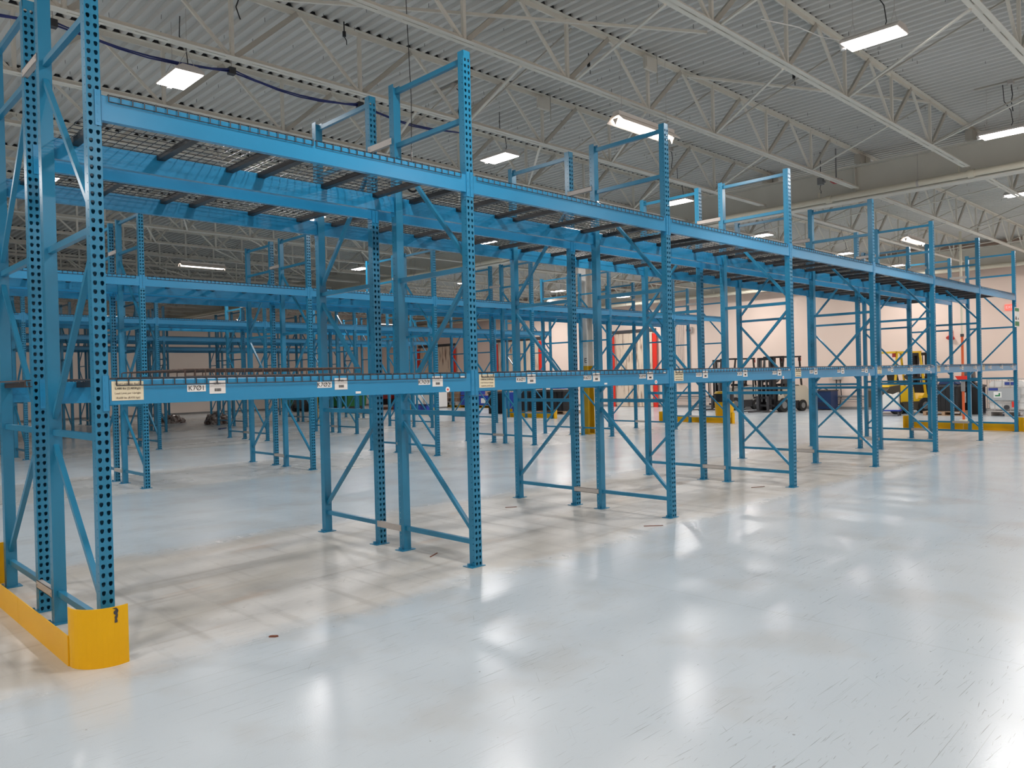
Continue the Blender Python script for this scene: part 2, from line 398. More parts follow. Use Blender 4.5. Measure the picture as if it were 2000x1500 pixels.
# ------------------------------------------------------------------ pallet rack
def post_meshes():
    b = MB(); t = 0.003; hw = PW/2; pitch = 0.0508; n = int(PH/pitch)
    def cell(x0, x1, z0, z1, hole, mapf, depth):
        xm, zm = (x0+x1)/2, (z0+z1)/2
        rect = [(x0,z0),(xm,z0),(x1,z0),(x1,zm),(x1,z1),(xm,z1),(x0,z1),(x0,zm)]
        o = len(b.v)
        b.v += [mapf(a, c, 0) for a, c in rect]+[mapf(a, c, 0) for a, c in hole]+[mapf(a, c, depth) for a, c in hole]
        for i in range(8):
            j = (i+1) % 8
            b.f += [(o+i, o+j, o+8+j, o+8+i), (o+8+i, o+8+j, o+16+j, o+16+i)]
    web = lambda a, z, d: (a, d, z)
    for i in range(n):
        z0 = i*pitch; z1 = z0+pitch; zc = (z0+z1)/2
        for s in (-1, 1):
            xc = s*hw/2
            hole = [(xc-0.0068, zc-0.0115), (xc, zc-0.0150), (xc+0.0068, zc-0.0115), (xc+0.0112, zc+0.002), (xc+0.0090, zc+0.0108), (xc, zc+0.0140), (xc-0.0090, zc+0.0108), (xc-0.0112, zc+0.002)]
            cell(min(0, s*hw), max(0, s*hw), z0, z1, hole, web, 0.004)
        for s in (-1, 1):
            fl = lambda a, z, d, s=s: (s*(hw-d), a, z)
            yc = 0.020; r = 0.0042
            hole = [(yc+r*math.cos(q), zc+0.012+r*1.25*math.sin(q)) for q in [R(-135+45*k) for k in range(8)]]
            cell(0.006, 0.034, z0, z1, hole, fl, 0.003)
    zt = n*pitch
    for s in (-1, 1):
        x = s*hw
        b.add([(x,0,0),(x,0.006,0),(x,0.006,zt),(x,0,zt)], [(0,1,2,3)])
        b.add([(x,0.034,0),(x,PD,0),(x,PD,zt),(x,0.034,zt)], [(0,1,2,3)])
        b.add([(x-s*0.003,0.004,0),(x-s*0.003,PD,0),(x-s*0.003,PD,zt),(x-s*0.003,0.004,zt)], [(0,1,2,3)]) if False else None
    # centre crease of the perforated face
    b.add([(-0.0025,-0.0008,0),(0.0025,-0.0008,0),(0.0025,-0.0008,zt),(-0.0025,-0.0008,zt)], [(0,1,2,3)])
    b.add([(-hw,PD,0),(hw,PD,0),(hw,PD,zt),(-hw,PD,zt)], [(0,1,2,3)])   # closed back
    b.add([(-hw,0,zt-0.2),(hw,0,zt-0.2),(hw,PD,zt-0.2),(-hw,PD,zt-0.2)], [(0,1,2,3)])
    # top rim
    b.box(-hw, hw, 0, 0.003, zt, PH); b.box(-hw, -hw+0.003, 0, PD, zt, PH); b.box(hw-0.003, hw, 0, PD, zt, PH)
    me = bpy.data.meshes.new('post'); me.from_pydata(b.v, [], b.f); me.materials.append(BLUE); me.update()
    return me
POST = post_meshes()
BASE = MB().box(-0.085, 0.065, -0.012, 0.105, 0, 0.006).box(-0.075, -0.055, 0.04, 0.06, 0.006, 0.03).mesh('base_plate', BLUE)
HB = MB().box(-0.017, 0.017, PD, D-PD, -0.02, 0.02).mesh('horizontal_brace', BLUE)
def dbar(y0, z0, y1, z1): return MB().bar((0, y0, z0), (0, y1, z1), 0.032, 0.032).mesh('diagonal_brace', BLUE)
# half A: low front to high rear first
DIA = [dbar(0.06, 0.29, D-0.06, 1.18), dbar(D-0.06, 1.37, 0.06, 2.38), dbar(0.06, 2.57, D-0.06, 3.60)]
DIB = [dbar(D-0.06, 0.29, 0.06, 1.18), dbar(0.06, 1.37, D-0.06, 2.38), dbar(D-0.06, 2.57, 0.06, 3.60)]
HZ = (0.20, 1.27, 2.475, 3.71, 4.20)
ROWY = [0.0, 7.59, 14.95, 22.25, 29.6]
ROWN = ['nearest', 'second', 'third', 'fourth', 'farthest']
def frame(r, i, half):
    side = 'camera-side' if half == 0 else 'rear'
    t = thing('upright_frame', f'blue perforated upright frame, {ORD[i]} from the left, {side} half of the {ROWN[r]} rack row', 'rack frame',
              (i*P+PW/2, ROWY[r]+half*(D+G), 0), 0, 'blue upright frames of the pallet racks')
    ob('post', POST, t); ob('post', POST, t, (0, D, 0), PI)
    ob('base_plate', BASE, t, (0.0, 0, 0)); o = ob('base_plate', BASE, t, (0, D-0.093, 0))
    for z in HZ: ob('horizontal_brace', HB, t, (0, 0, z))
    for m in (DIA if half == 0 else DIB): ob('diagonal_brace', m, t)
    return t
BL = P-PW
BH = 0.145
def beam_mesh():   # outer face at y=0, step on the inner side
    return MB().prism([(0,0),(0.045,0),(0.045,BH-0.04),(0.030,BH-0.04),(0.030,BH-0.004),(0.026,BH),(0.003,BH),(0,BH-0.004)], 0.0, BL, 'yz').mesh('beam_body', BLUE2)
BEAM = beam_mesh()
def connector_mesh():
    b = MB().box(-0.034, 0.0, -0.005, -0.001, -0.035, BH+0.025).box(-0.002, 0.002, -0.005, 0.045, -0.035, BH+0.025)
    for z in (-0.015, 0.035, 0.085, 0.135): b.box(-0.023, -0.015, -0.0065, -0.004, z, z+0.018)
    return b.mesh('end_connector', BLUE2)
CON = connector_mesh()
CONR = MB().box(0.0, 0.034, -0.005, -0.001, -0.035, BH+0.025).box(-0.002, 0.002, -0.005, 0.045, -0.035, BH+0.025).box(0.015, 0.023, -0.0065, -0.004, -0.015, 0.003).box(0.015, 0.023, -0.0065, -0.004, 0.035, 0.053).box(0.015, 0.023, -0.0065, -0.004, 0.085, 0.103).mesh('end_connector', BLUE2)
ZL, ZU = 1.458, 3.098
def beam(r, i, half, rear, lvl):
    y = ROWY[r]+half*(D+G)
    z = (ZL, ZU)[lvl]
    side = 'camera-side' if half == 0 else 'rear'
    lab = f'{"upper" if lvl else "lower"} {"back" if rear else "front"} blue beam, bay {NUM[i]} from left, {side} half of {ROWN[r]} rack row'
    if rear: t = thing('load_beam', lab, 'rack beam', (i*P+PW+BL, y+D, z), PI, 'blue load beams of the pallet racks')
    else: t = thing('load_beam', lab, 'rack beam', (i*P+PW, y, z), 0, 'blue load beams of the pallet racks')
    ob('beam_body', BEAM, t)
    ob('end_connector', CON, t); ob('end_connector', CONR, t, (BL, 0, 0))
    return t
# wire decks
DW = 1.32
def deck_wires(m, w=DW):
    b = MB(); n = int(w/0.0635); z = BH+0.006
    for j in range(n+1):
        x = -w/2+j*w/n
        b.tube((x, -0.006, z), (x, D+0.006, z), 0.0028, 4, cap=False)
        for y in (-0.008, D+0.008): b.tube((x, y, z+0.002), (x, y, z-0.042), 0.0038, 4, cap=False)
    ys = [-0.009, 0.012]+[0.012+(D-0.024)*k/12 for k in range(1, 12)]+[D-0.012, D+0.009]
    for q, y in enumerate(ys):
        zz = z-0.04 if q in (0, len(ys)-1) else z+0.004
        b.tube((-w/2, y, zz), (w/2, y, zz), 0.0031, 4, cap=False)
    return b.mesh('wire_mesh', m)
WMESH = deck_wires(WIRE)
WRUST = deck_wires(RUSTWIRE)
SUP = MB().box(-0.026, 0.026, 0.032, D-0.032, BH-0.039, BH-0.001).mesh('support_channel', BLACKM)
def deck(r, i, half, lvl, j):
    side = 'camera-side' if half == 0 else 'rear'
    y = ROWY[r]+half*(D+G)
    t = thing('wire_deck', f'{"upper" if lvl else "lower"} wire deck, {"left" if j == 0 else "right"} one of bay {NUM[i]}, {side} half of {ROWN[r]} rack row', 'wire deck',
              (i*P+PW+0.04+DW/2+j*(DW+0.03), y, (ZL, ZU)[lvl]), 0, 'wire decks of the pallet racks')
    o = ob('wire_mesh', WMESH, t); o['kind'] = 'stuff'
    for x in (-0.57, 0.0, 0.52): ob('support_channel', SUP, t, (x, 0, 0))
    return t
SPM = MB().box(-0.002, 0.002, 0, G+0.06, -0.028, 0.028).box(-0.002, 0.03, 0, G+0.06, 0.024, 0.028).box(-0.002, 0.03, 0, G+0.06, -0.028, -0.024).tube((-0.006, 0.015, 0), (0, 0.015, 0), 0.008, 6).tube((-0.006, G+0.045, 0), (0, G+0.045, 0), 0.008, 6).mesh('row_spacer', GREYM)
beams = {}
for r in range(5):
    for i in range(8):
        for half in (0, 1): frame(r, i, half)
        for z, nm in ((0.20, 'low'), (3.755, 'high')):
            o = ob('row_spacer', SPM, None, (i*P-0.004, ROWY[r]+D-0.03, z))
            tag(o, f'{nm} grey spacer joining the two halves of the {ROWN[r]} rack row at its {ORD[i]} frames', 'spacer bar', 'grey row spacers')
    for i in range(7):
        for lvl in ((0, 1) if r == 0 else (1,)):
            for half in (0, 1):
                for rear in (0, 1): beams[(r, i, half, rear, lvl)] = beam(r, i, half, rear, lvl)
                for j in (0, 1):
                    if lvl == 0 and half == 1 and i == 0: continue
                    deck(r, i, half, lvl, j)
# loose decks lying on the lower level of the first bay
t = thing('wire_deck', 'loose dark wire deck lying across the lower beams behind the first front post', 'wire deck', (0.62, D+G+0.03, ZL+0.01), 0.0, 'loose wire decks')
o = ob('wire_mesh', WRUST, t); o['kind'] = 'stuff'
for x in (-0.57, 0.0, 0.52): ob('support_channel', SUP, t, (x, 0, 0))
t = thing('wire_deck', 'loose brown wire deck lying on the lower level left of label K7Ø2', 'wire deck', (1.20, 0.10, ZL+0.05), 0.03, 'loose wire decks')
o = ob('wire_mesh', WRUST, t); o['kind'] = 'stuff'

# labels on the front lower beams
LOC = MB().box(-0.058, 0.058, -0.0012, 0, -0.021, 0.021).mesh('location_label', PAPER)
BAR = MB().box(-0.052, 0.052, -0.0014, 0, -0.041, 0.041).mesh('barcode_sticker', CREAM if False else WHT)
bb = MB(); x = -0.02
random.seed(3)
while x < 0.02:
    wv = random.choice((0.0012, 0.002, 0.003)); bb.box(x, x+wv, -0.0022, -0.0014, -0.027, -0.008); x += wv+0.0016
BARS = bb.mesh('barcode_bars', INK)
LOAD = MB().box(-0.088, 0.088, -0.0014, 0, -0.056, 0.056).box(-0.088, 0.088, -0.002, 0, -0.001, 0.001).mesh('load_limit_label', CREAM)
TAGW = MB().box(-0.022, 0.022, -0.0012, 0, -0.008, 0.008).mesh('small_white_tag', PAPER)
for i in range(7):
    t = beams[(0, i, 0, 0, 0)]; zz = 0.084
    num = 7-i
    l = ob('load_limit_label', LOAD, t, (0.102, -0.0005, zz-0.004)); l['label'] = 'cream load limit label'
    for q, (s, sz) in enumerate((('Load Limit per Rack', 0.0165), ('5,480 lbs (2,485Kgs)', 0.0175), ('Load Limit per Upright', 0.0155), ('18,600 lbs (8,435 kgs)', 0.0155))):
        lettering(s, sz, INK if q == 1 else INKB, l, (0, -0.0022, 0.040-0.027*q))
    for q, xq in enumerate((0.505, 1.405, 2.285)):
        name = f'K{num}\u00d8{q+1}'
        l = ob('location_label', LOC, t, (xq, -0.0005, zz)); l['label'] = f'white location label reading {name}'
        lettering(name, 0.042, INK, l, (-0.008 if q else 0, -0.002, 0))
        if q:
            am = MB()
            for a in range(q):
                ax = 0.045+0.008*a-0.004*(q-1)
                am.box(ax-0.0009, ax+0.0009, -0.0022, -0.0012, -0.012, 0.012).prism([(ax-0.0035, 0.006), (ax+0.0035, 0.006), (ax, 0.015)], -0.0022, -0.0012)
            ob('up_arrow', am.mesh('up_arrow', INK), l)
        s = ob('barcode_sticker', BAR, t, (xq+0.133, -0.0005, zz+0.004)); s['label'] = 'white barcode sticker'
        lettering(name, 0.019, INK, s, (-0.002, -0.0022, 0.022)); ob('barcode_bars', BARS, s)
    if i in (0, 1): ob('small_white_tag', TAGW, t, (1.68, -0.0005, 0.022))
    # round inspection sticker
    rs = MB().tube((0, -0.0014, 0), (0, 0, 0), 0.022, 16).mesh('round_sticker', PAPER)
    s = ob('round_sticker', rs, t, (2.52, -0.0005, 0.02)); ob('red_dot', MB().tube((0, -0.0022, 0), (0, -0.0014, 0), 0.009, 12).mesh('red_dot', RED), s)
    ob('small_white_tag', TAGW, t, (2.68, -0.0005, 0.118))

# green and white sign on the last post
t = thing('safety_sign', 'green and white notice board strapped to the last front post at far right', 'sign', (7*P+PW/2, -0.012, 2.70))
ob('sign_board', MB().box(-0.20, 0.20, -0.004, 0, -0.23, 0.23).mesh('sign_board', PAPER), t)
ob('green_band', MB().box(-0.18, 0.18, -0.007, -0.004, 0.14, 0.215).mesh('green_band', INKG), t)
ob('green_band', MB().box(-0.18, 0.18, -0.007, -0.004, -0.205, -0.10).mesh('green_band', INKG), t)
ob('pictogram', MB().prism([(-0.16,-0.06),(-0.02,-0.06),(-0.04,0.0),(-0.10,0.03),(-0.13,0.0)], -0.007, -0.004).prism([(0.05,-0.05),(0.16,-0.05),(0.10,0.0)], -0.007, -0.004).mesh('pictogram', DKGREY), t)

# ------------------------------------------------------------------ yellow end guards
def arc_guard(cx, cy, a0, a1, r, h, n=14):
    b = MB(); t = 0.008
    for k in range(n):
        a, c = a0+(a1-a0)*k/n, a0+(a1-a0)*(k+1)/n
        pts = [(cx+q*math.cos(g_), cy+q*math.sin(g_)) for g_, q in ((a, r), (c, r), (c, r-t), (a, r-t))]
        b.add([(x, y, 0.0) for x, y in pts]+[(x, y, h) for x, y in pts], [(0,1,5,4),(2,3,7,6),(4,5,6,7),(3,2,1,0)]+([(0,4,7,3)] if k == 0 else [])+([(1,2,6,5)] if k == n-1 else []))
    return b
def end_guard(r, near):
    y = ROWY[r]; L = 2*D+G
    xg = -0.155 if near else 7*P+PW+0.13
    sx = 1 if near else -1
    t = thing('rack_end_guard', f'yellow steel guard around the {"near" if near else "far"} end of the {ROWN[r]} rack row', 'rack guard', (0, 0, 0), 0, 'yellow rack end guards')
    cx = 0.03 if near else 7*P+PW-0.03
    gm = MATS.get('yellow_guard_paint')
    # rolled corner plates
    a = arc_guard(0, 0, PI-0.12, 1.5*PI+0.42, 0.185, 0.33).mesh('corner_plate', gm, True)
    a2 = arc_guard(0, 0, PI+0.12, PI/2-0.42, 0.185, 0.33).mesh('corner_plate', gm, True)
    o1 = ob('corner_plate', a if near else a2, t, (cx, y+0.04, 0), 0 if near else PI)
    o2 = ob('corner_plate', a2 if near else a, t, (cx, y+L-0.04, 0), 0 if near else PI)
    for q in (0, 1):
        ya = y+0.05+q*(L-0.1)/2; yb = y+0.05+(q+1)*(L-0.1)/2-0.004
        m = MB().box(xg-0.006, xg, ya, yb, 0.0, 0.17).box(min(xg, xg+sx*0.05), max(xg, xg+sx*0.05), ya, yb, 0.0, 0.006)
        ob('rail', m.mesh('rail', gm), t)
    return t
for r in range(4):
    if r == 0: end_guard(r, True)
    end_guard(r, False)
gg = [o for o in COL.objects if o.name.startswith('rack_end_guard')][0]
gf = ob('scraped_mark', MB().add([(0.028+random.uniform(-.012,.012)*(1-k/9), -0.1462-0.0005, 0.325-0.0105*k) for k in range(9)]+[(0.042+random.uniform(-.006,.012)*(1-k/9), -0.1462-0.0005, 0.325-0.0105*k) for k in range(9)],
        [(k, k+1, k+10, k+9) for k in range(8)]).mesh('scraped_mark', DKGREY), gg)

# ------------------------------------------------------------------ light fixtures
LEDM = MB().box(-0.155, 0.155, -0.29, 0.29, -0.052, -0.045).mesh('diffuser', LED)
LEDH = MB().prism([(-0.165,-0.045),(0.165,-0.045),(0.165,-0.02),(0.09,0.03),(-0.09,0.03),(-0.165,-0.02)], -0.305, 0.305).mesh('housing', FIXT)
CORD = MB().path([(0.02, -0.1, 0.03), (0.05, -0.12, 0.12), (0.04, -0.1, 0.3), (0.0, -0.02, 0.45), (0.02, 0.0, 0.72)], 0.006, 5).mesh('power_cord', BLK)
CHAIN = MB().path([(-0.1, -0.22, 0.03), (0, -0.22, 0.22), (0.1, -0.22, 0.03)], 0.003, 4).path([(0, -0.22, 0.22), (0, -0.22, 0.72)], 0.003, 4).path([(-0.1, 0.22, 0.03), (0, 0.22, 0.22), (0.1, 0.22, 0.03)], 0.003, 4).path([(0, 0.22, 0.22), (0, 0.22, 0.72)], 0.003, 4).mesh('hanger_wire', GREYM)
SENS = MB().tube((0, 0.33, -0.06), (0, 0.33, -0.03), 0.03, 10).box(-0.03, 0.03, 0.30, 0.36, -0.03, 0.0).mesh('motion_sensor', WHT)
ld = bpy.data.lights.new('lamp_light', 'AREA'); ld.shape = 'RECTANGLE'; ld.size = 0.30; ld.size_y = 0.58
ld.energy = LIGHT_W; ld.color = LIGHT_C
ld2 = ld.copy(); ld2.energy = LIGHT_W*1.5  # output raised for the last lamps to brighten the end wall
LX = [-8.0, -2.86, 2.27, 7.43, 12.55, 17.75, 22.9, 27.3]
LY = [-7.5, -1.55, 4.39, 10.35, 16.3, 22.25]  # last row is added to brighten the back of the hall
for a, x in enumerate(LX):
    for c, y in enumerate(LY):
        if (y > 20 and x < 15) or (y > 15 and x < 8): continue     # the back of the hall has only strip lights, several of them added
        yy = y+(0.9 if x > 15 else 0)
        t = thing('ceiling_light', f'bright white rectangular lamp, lamp row {NUM[c]} from the right wall, {ORD[a]} along from the left', 'ceiling light', (x, yy, 5.2), 0, 'hanging rectangular ceiling lamps')
        ob('housing', LEDH, t); ob('diffuser', LEDM, t); ob('power_cord', CORD, t); ob('hanger_wire', CHAIN, t); ob('motion_sensor', SENS, t)
        lo = bpy.data.objects.new('lamp_light', ld2 if a >= 6 else ld); COL.objects.link(lo); lo.parent = t; lo.location = (0, 0, -0.056)
# fluorescent strips with open reflectors, along X
TUBE_ = MB().tube((-0.58, -0.045, -0.055), (0.58, -0.045, -0.055), 0.016, 8).mesh('lamp_tube', LED, True)
REFm = MB().prism([(-0.05, 0.02), (0.05, 0.02), (0.06, 0.0), (0.13, -0.07), (0.135, -0.065), (0.06, 0.008)], -0.64, 0.64, 'yz').prism([(-0.06, 0.0), (-0.13, -0.07), (-0.135, -0.065), (-0.06, 0.008), (0.06, 0.008), (0.06, 0.0)], -0.64, 0.64, 'yz').mesh('reflector', REFL)
BALL = MB().box(-0.62, 0.62, -0.05, 0.05, 0.02, 0.07).mesh('ballast_box', FIXT)
GUARDE = MB().prism([(-0.04, 0), (0.04, 0), (0, -0.08)], -0.005, 0.005, 'yz').mesh('end_bracket', REFL)
ls = bpy.data.lights.new('strip_light', 'AREA'); ls.shape = 'RECTANGLE'; ls.size = 1.15; ls.size_y = 0.05; ls.energy = 46.0; ls.color = (1.0, 0.90, 0.82)
for x, y, z, lab in ((7.2, 1.33, 4.87, 'twin tube strip light with open reflector hanging behind the third front post'),
                     (20.1, 2.25, 4.87, 'twin tube strip light hanging above the far end of the nearest rack row'),
                     (7.62, 16.65, 4.90, 'long fluorescent strip light hanging over the third rack row at left'),
                     (17.5, 24.5, 4.9, 'small distant strip light over the fourth rack row'),
                     (4.5, 33.5, 4.9, 'added fluorescent strip light before the back wall, first from left'), (10.5, 33.5, 4.9, 'added fluorescent strip light before the back wall, second from left'),  # strips added to brighten the back wall
                     (17.0, 33.5, 4.9, 'added fluorescent strip light before the back wall, third from left'), (25.0, 32.5, 4.9, 'added fluorescent strip light above the red tipping bins'), (25.5, 25.5, 4.9, 'added fluorescent strip light above the blue totes'),  # also added, for more light along the back and end walls
                     (24.0, 18.2, 4.9, 'distant strip light in front of the middle strip curtain door')):
    t = thing('strip_light', lab, 'strip light', (x, y, z), 0, 'fluorescent strip lights')
    ob('reflector', REFm, t); ob('ballast_box', BALL, t)
    ob('lamp_tube', TUBE_, t); ob('lamp_tube', TUBE_, t, (0, 0.09, 0))
    ob('end_bracket', GUARDE, t, (-0.63, 0, -0.03)); ob('end_bracket', GUARDE, t, (0.63, 0, -0.03))
    ob('hanger_wire', MB().path([(-0.5, 0, 0.07), (-0.5, 0, ZD-z)], 0.003, 4).path([(0.5, 0, 0.07), (0.5, 0, ZD-z)], 0.003, 4).mesh('hanger_wire', GREYM), t)
    lo = bpy.data.objects.new('strip_light_source', ls); COL.objects.link(lo); lo.parent = t; lo.location = (0, 0, -0.08)

# blue cable bundle along the ceiling
cm = MB()
nodes = [-9.0, -2.4, -0.9, 0.95, 2.9, 4.75, 6.6]
zc = 5.40
for q in range(4):
    pts = []
    for a, c in zip(nodes, nodes[1:]):
        for k in range(6):
            u = k/6; pts.append((a+(c-a)*u, 4.38+0.02*math.sin(q*2+u*3), zc-0.10*4*u*(1-u)*(0.6+0.2*q)+0.012*q))
    pts.append((nodes[-1], 4.38, zc))
    cm.path(pts, 0.009, 5)
tag(ob('cable_bundle', cm.mesh('cable_bundle', CABLEB)), 'sagging dark blue cable bundle strung under the ceiling at upper left', 'cable')
for j, x in enumerate((0.95, 2.9, 4.75)):
    t = thing('cable_clamp', f'small dark clamp holding the blue cable bundle, {ORD[j]} from left', 'cable clamp', (x, 4.38, zc), 0, 'cable clamps')
    ob('clamp_body', MB().box(-0.04, 0.04, -0.04, 0.04, -0.03, 0.05).mesh('clamp_body', DKGREY), t)
    ob('clamp_rod', MB().tube((0, 0, 0.05), (0, 0, ZD-zc), 0.005, 5).mesh('clamp_rod', GREYM), t)
# outlets with hanging cords
for (x, y, l, lab) in ((2.35, 3.15, 0.42, 'black plug and cord hanging from a ceiling outlet above the left lamp'),
                       (6.1, 3.9, 0.55, 'black cord looped on a ceiling rail right of the second post top'),
                       (6.9, 4.6, 0.5, 'coiled black cord hanging above the wire decks in bay two'),
                       (11.3, 3.7, 0.5, 'dark cord dangling from a rail beside the third post'),
                       (12.4, -1.7, 0.45, 'black hook shaped cord above the lamp at the right edge')):
    t = thing('hanging_cord', lab, 'cord', (x, y, ZD), 0, 'cords hanging from the roof deck')
    ob('outlet_box', MB().box(-0.06, 0.06, -0.035, 0.035, -0.06, 0.0).mesh('outlet_box', GREYM), t)
    ob('mounting_rail', MB().box(-0.02, 0.02, -0.5, 0.5, -0.02, 0.0).mesh('mounting_rail', ROOFD), t)
    ob('cord', MB().path([(0.02, 0, -0.06), (0.07, 0.01, -0.08), (0.08, 0, -0.2), (0.05, 0.01, -l*0.7), (0.09, 0, -l)], 0.007, 5).mesh('cord', BLK), t)
t = thing('cord_reel_loop', 'coil of black cord hanging beside the second frame above the upper decks', 'cord', (3.62, 1.75, 3.62))
cr = MB(); pr = [(0.0+0.075*math.cos(a*PI/8), 0, 0.075*math.sin(a*PI/8)) for a in range(17)]
cr.path(pr, 0.012, 5); ob('cord_coil', cr.mesh('cord_coil', BLK), t)
ob('cord_drop', MB().path([(0, 0, 0.075), (0.02, 0, 0.9), (-0.03, 0, ZD-3.62)], 0.005, 4).mesh('cord_drop', BLK), t)
tag(ob('loose_white_wire', MB().path([(6.45, -0.75, 5.35), (6.9, -0.95, 5.33), (7.3, -1.02, 5.32), (7.7, -1.2, 5.3), (8.1, -1.22, 5.33)], 0.006, 5).mesh('loose_white_wire', WHT)), 'loose white wire hanging under the roof left of the big right lamp', 'wire')
# gas detector pair on conduit
t = thing('heat_detector', 'dark red round detector hanging on a grey conduit by the roof girder', 'detector', (13.9, 1.62, 5.27))
ob('conduit', MB().tube((0, 0, 0.05), (0, 0, ZD-5.27), 0.014, 8).mesh('conduit', MIDGREY), t)
ob('detector_cap', MB().tube((0, 0, 0), (0, 0, 0.05), 0.10, 16, 0.05).mesh('detector_cap', GREYM, True), t)
ob('detector_body', MB().tube((0, 0, -0.05), (0, 0, 0.0), 0.06, 16, 0.12).mesh('detector_body', REDD, True), t)
t = thing('junction_box', 'grey junction box with dangling wires beside the red detector', 'junction box', (13.9, 1.93, 5.30))
ob('box_body', MB().box(-0.05, 0.05, -0.05, 0.05, -0.05, 0.09).tube((0, -0.09, 0), (0, -0.05, 0), 0.03, 8).mesh('box_body', MIDGREY), t)
ob('box_wires', MB().path([(0, 0, -0.05), (0.01, 0.02, -0.13), (-0.01, -0.01, -0.18), (0.01, 0, -0.22)], 0.006, 4).tube((0,0,0.09),(0,0,ZD-5.3),0.008,5).mesh('box_wires', BLK), t)

# ------------------------------------------------------------------ end wall doors and fittings
def strip_door(n, ya, yb, zt):
    d = struct(ob(f'door_{n}', MB().box(X1-0.10, X1, ya-0.02, yb+0.02, zt, zt+0.14).mesh(f'door_{n}', DKGREY)))
    nst = int((yb-ya-0.3)/0.2)
    m = MB().box(-0.004, 0.004, -0.115, 0.115, 0.02, zt-0.02).mesh('vinyl_strip', STRIP)
    for k in range(nst):
        ob('vinyl_strip', m, d, (X1-0.05-(0.012 if k % 2 else 0), ya+0.17+(yb-ya-0.34)*(k+0.5)/nst, 0))
    for y0_, y1_ in ((ya-0.12, ya+0.12), (yb-0.12, yb+0.12)):
        ob('red_jamb_guard', MB().box(X1-0.16, X1-0.10, y0_, y1_, 0, zt-0.1).box(X1-0.16, X1, y1_-0.02, y1_, 0, zt-0.1).mesh('red_jamb_guard', RED), d)
strip_door(1, 16.9, 19.45, 3.62)
strip_door(2, 24.4, 27.95, 3.62)
strip_door(3, 31.7, 35.3, 3.62)
t = thing('alarm_bell', 'small red alarm bell on a grey box high on the end wall', 'alarm bell', (X1-0.012, 15.0, 3.55))
ob('bell_box', MB().box(-0.08, 0, -0.14, 0.12, -0.13, 0.13).mesh('bell_box', GREYM), t)
ob('bell_gong', MB().tube((-0.13, 0.03, 0), (-0.08, 0.03, 0), 0.10, 16).mesh('bell_gong', REDD, True), t)
ob('bell_conduit', MB().box(-0.03, 0, 0.0, 0.02, -2.2, -0.13).mesh('bell_conduit', MIDGREY), t)
t = thing('electrical_panel', 'grey wall box under thin vertical wires beside the strip curtain door', 'electrical box', (X1-0.012, 15.6, 1.45))
ob('panel_box', MB().box(-0.15, 0, -0.25, 0.15, -0.3, 0.25).mesh('panel_box', LTGREY), t)
b = MB()
for k in range(7): b.tube((-0.02, -0.25+0.09*k, 0.25), (-0.02, -0.25+0.1*k, 2.75), 0.008, 4)
ob('vertical_wires', b.mesh('vertical_wires', DKGREY), t)
t = thing('electrical_panel', 'dark grey wall box at right jamb of nearest strip curtain door', 'electrical box', (X1, 16.35, 1.35))
ob('panel_box', MB().box(-0.18, 0, -0.2, 0.2, -0.3, 0.3).mesh('panel_box', MIDGREY), t)
t = thing('disconnect_switch', 'grey disconnect switch box with conduit above the dark blue cabinet', 'switch box', (X1, 8.25, 1.45))
ob('switch_body', MB().box(-0.14, 0, -0.17, 0.17, -0.27, 0.27).mesh('switch_body', LTGREY), t)
ob('switch_lever', MB().box(-0.17, -0.14, -0.05, 0.05, -0.08, 0.08).mesh('switch_lever', MIDGREY), t)
ob('conduit', MB().path([(-0.05, 0.05, -0.27), (-0.05, 0.05, -0.95), (-0.12, 0.3, -1.2)], 0.022, 6).path([(-0.05, -0.1, -0.27), (-0.07, -0.15, -0.9), (-0.12, -0.1, -1.25), (-0.12, 0.3, -1.33)], 0.02, 6).mesh('conduit', DKGREY), t)
t = thing('wall_notice', 'small white paper notice on the end wall above the blue cabinet', 'notice', (X1, 9.35, 1.72))
ob('paper', MB().box(-0.005, 0, -0.12, 0.12, -0.1, 0.1).mesh('paper', PAPER), t); ob('printed_lines', MB().box(-0.006, -0.005, -0.09, 0.09, 0.03, 0.045).box(-0.006, -0.005, -0.09, 0.09, -0.03, -0.015).mesh('printed_lines', INKB), t)
t = thing('exit_sign', 'small glowing red exit sign high on the end wall at right', 'exit sign', (X1, 2.30, 3.56))
ob('sign_box', MB().box(-0.05, 0, -0.16, 0.16, -0.10, 0.10).mesh('sign_box', REDLED), t)
lettering('EXIT', 0.13, PAPER, t, (-0.052, 0, 0), '-x')
t = thing('alarm_horn', 'orange red horn light on the end wall right of the orange pole', 'alarm horn', (X1, 4.15, 2.72))
ob('horn_base', MB().box(-0.04, 0, -0.06, 0.06, 0.0, 0.16).mesh('horn_base', RED), t)
ob('horn_cone', MB().tube((-0.12, 0, -0.12), (-0.04, 0, 0.02), 0.14, 12, 0.04).mesh('horn_cone', RED, True), t)
t = thing('wall_guard_rail', 'low grey guard rail along the foot of the end wall', 'guard rail', (X1-0.12, 0, 0))
ob('rail_tube', MB().tube((0, 6.5, 0.52), (0, 16.2, 0.52), 0.04, 8).mesh('rail_tube', MIDGREY, True), t)
ob('rail_tube', MB().tube((0, 6.5, 0.40), (0, 16.2, 0.40), 0.02, 8).mesh('rail_tube', MIDGREY, True), t)
for k in range(5): ob('rail_post', MB().box(-0.03, 0.03, 6.6+2.35*k, 6.66+2.35*k, 0, 0.5).mesh('rail_post', MIDGREY), t)

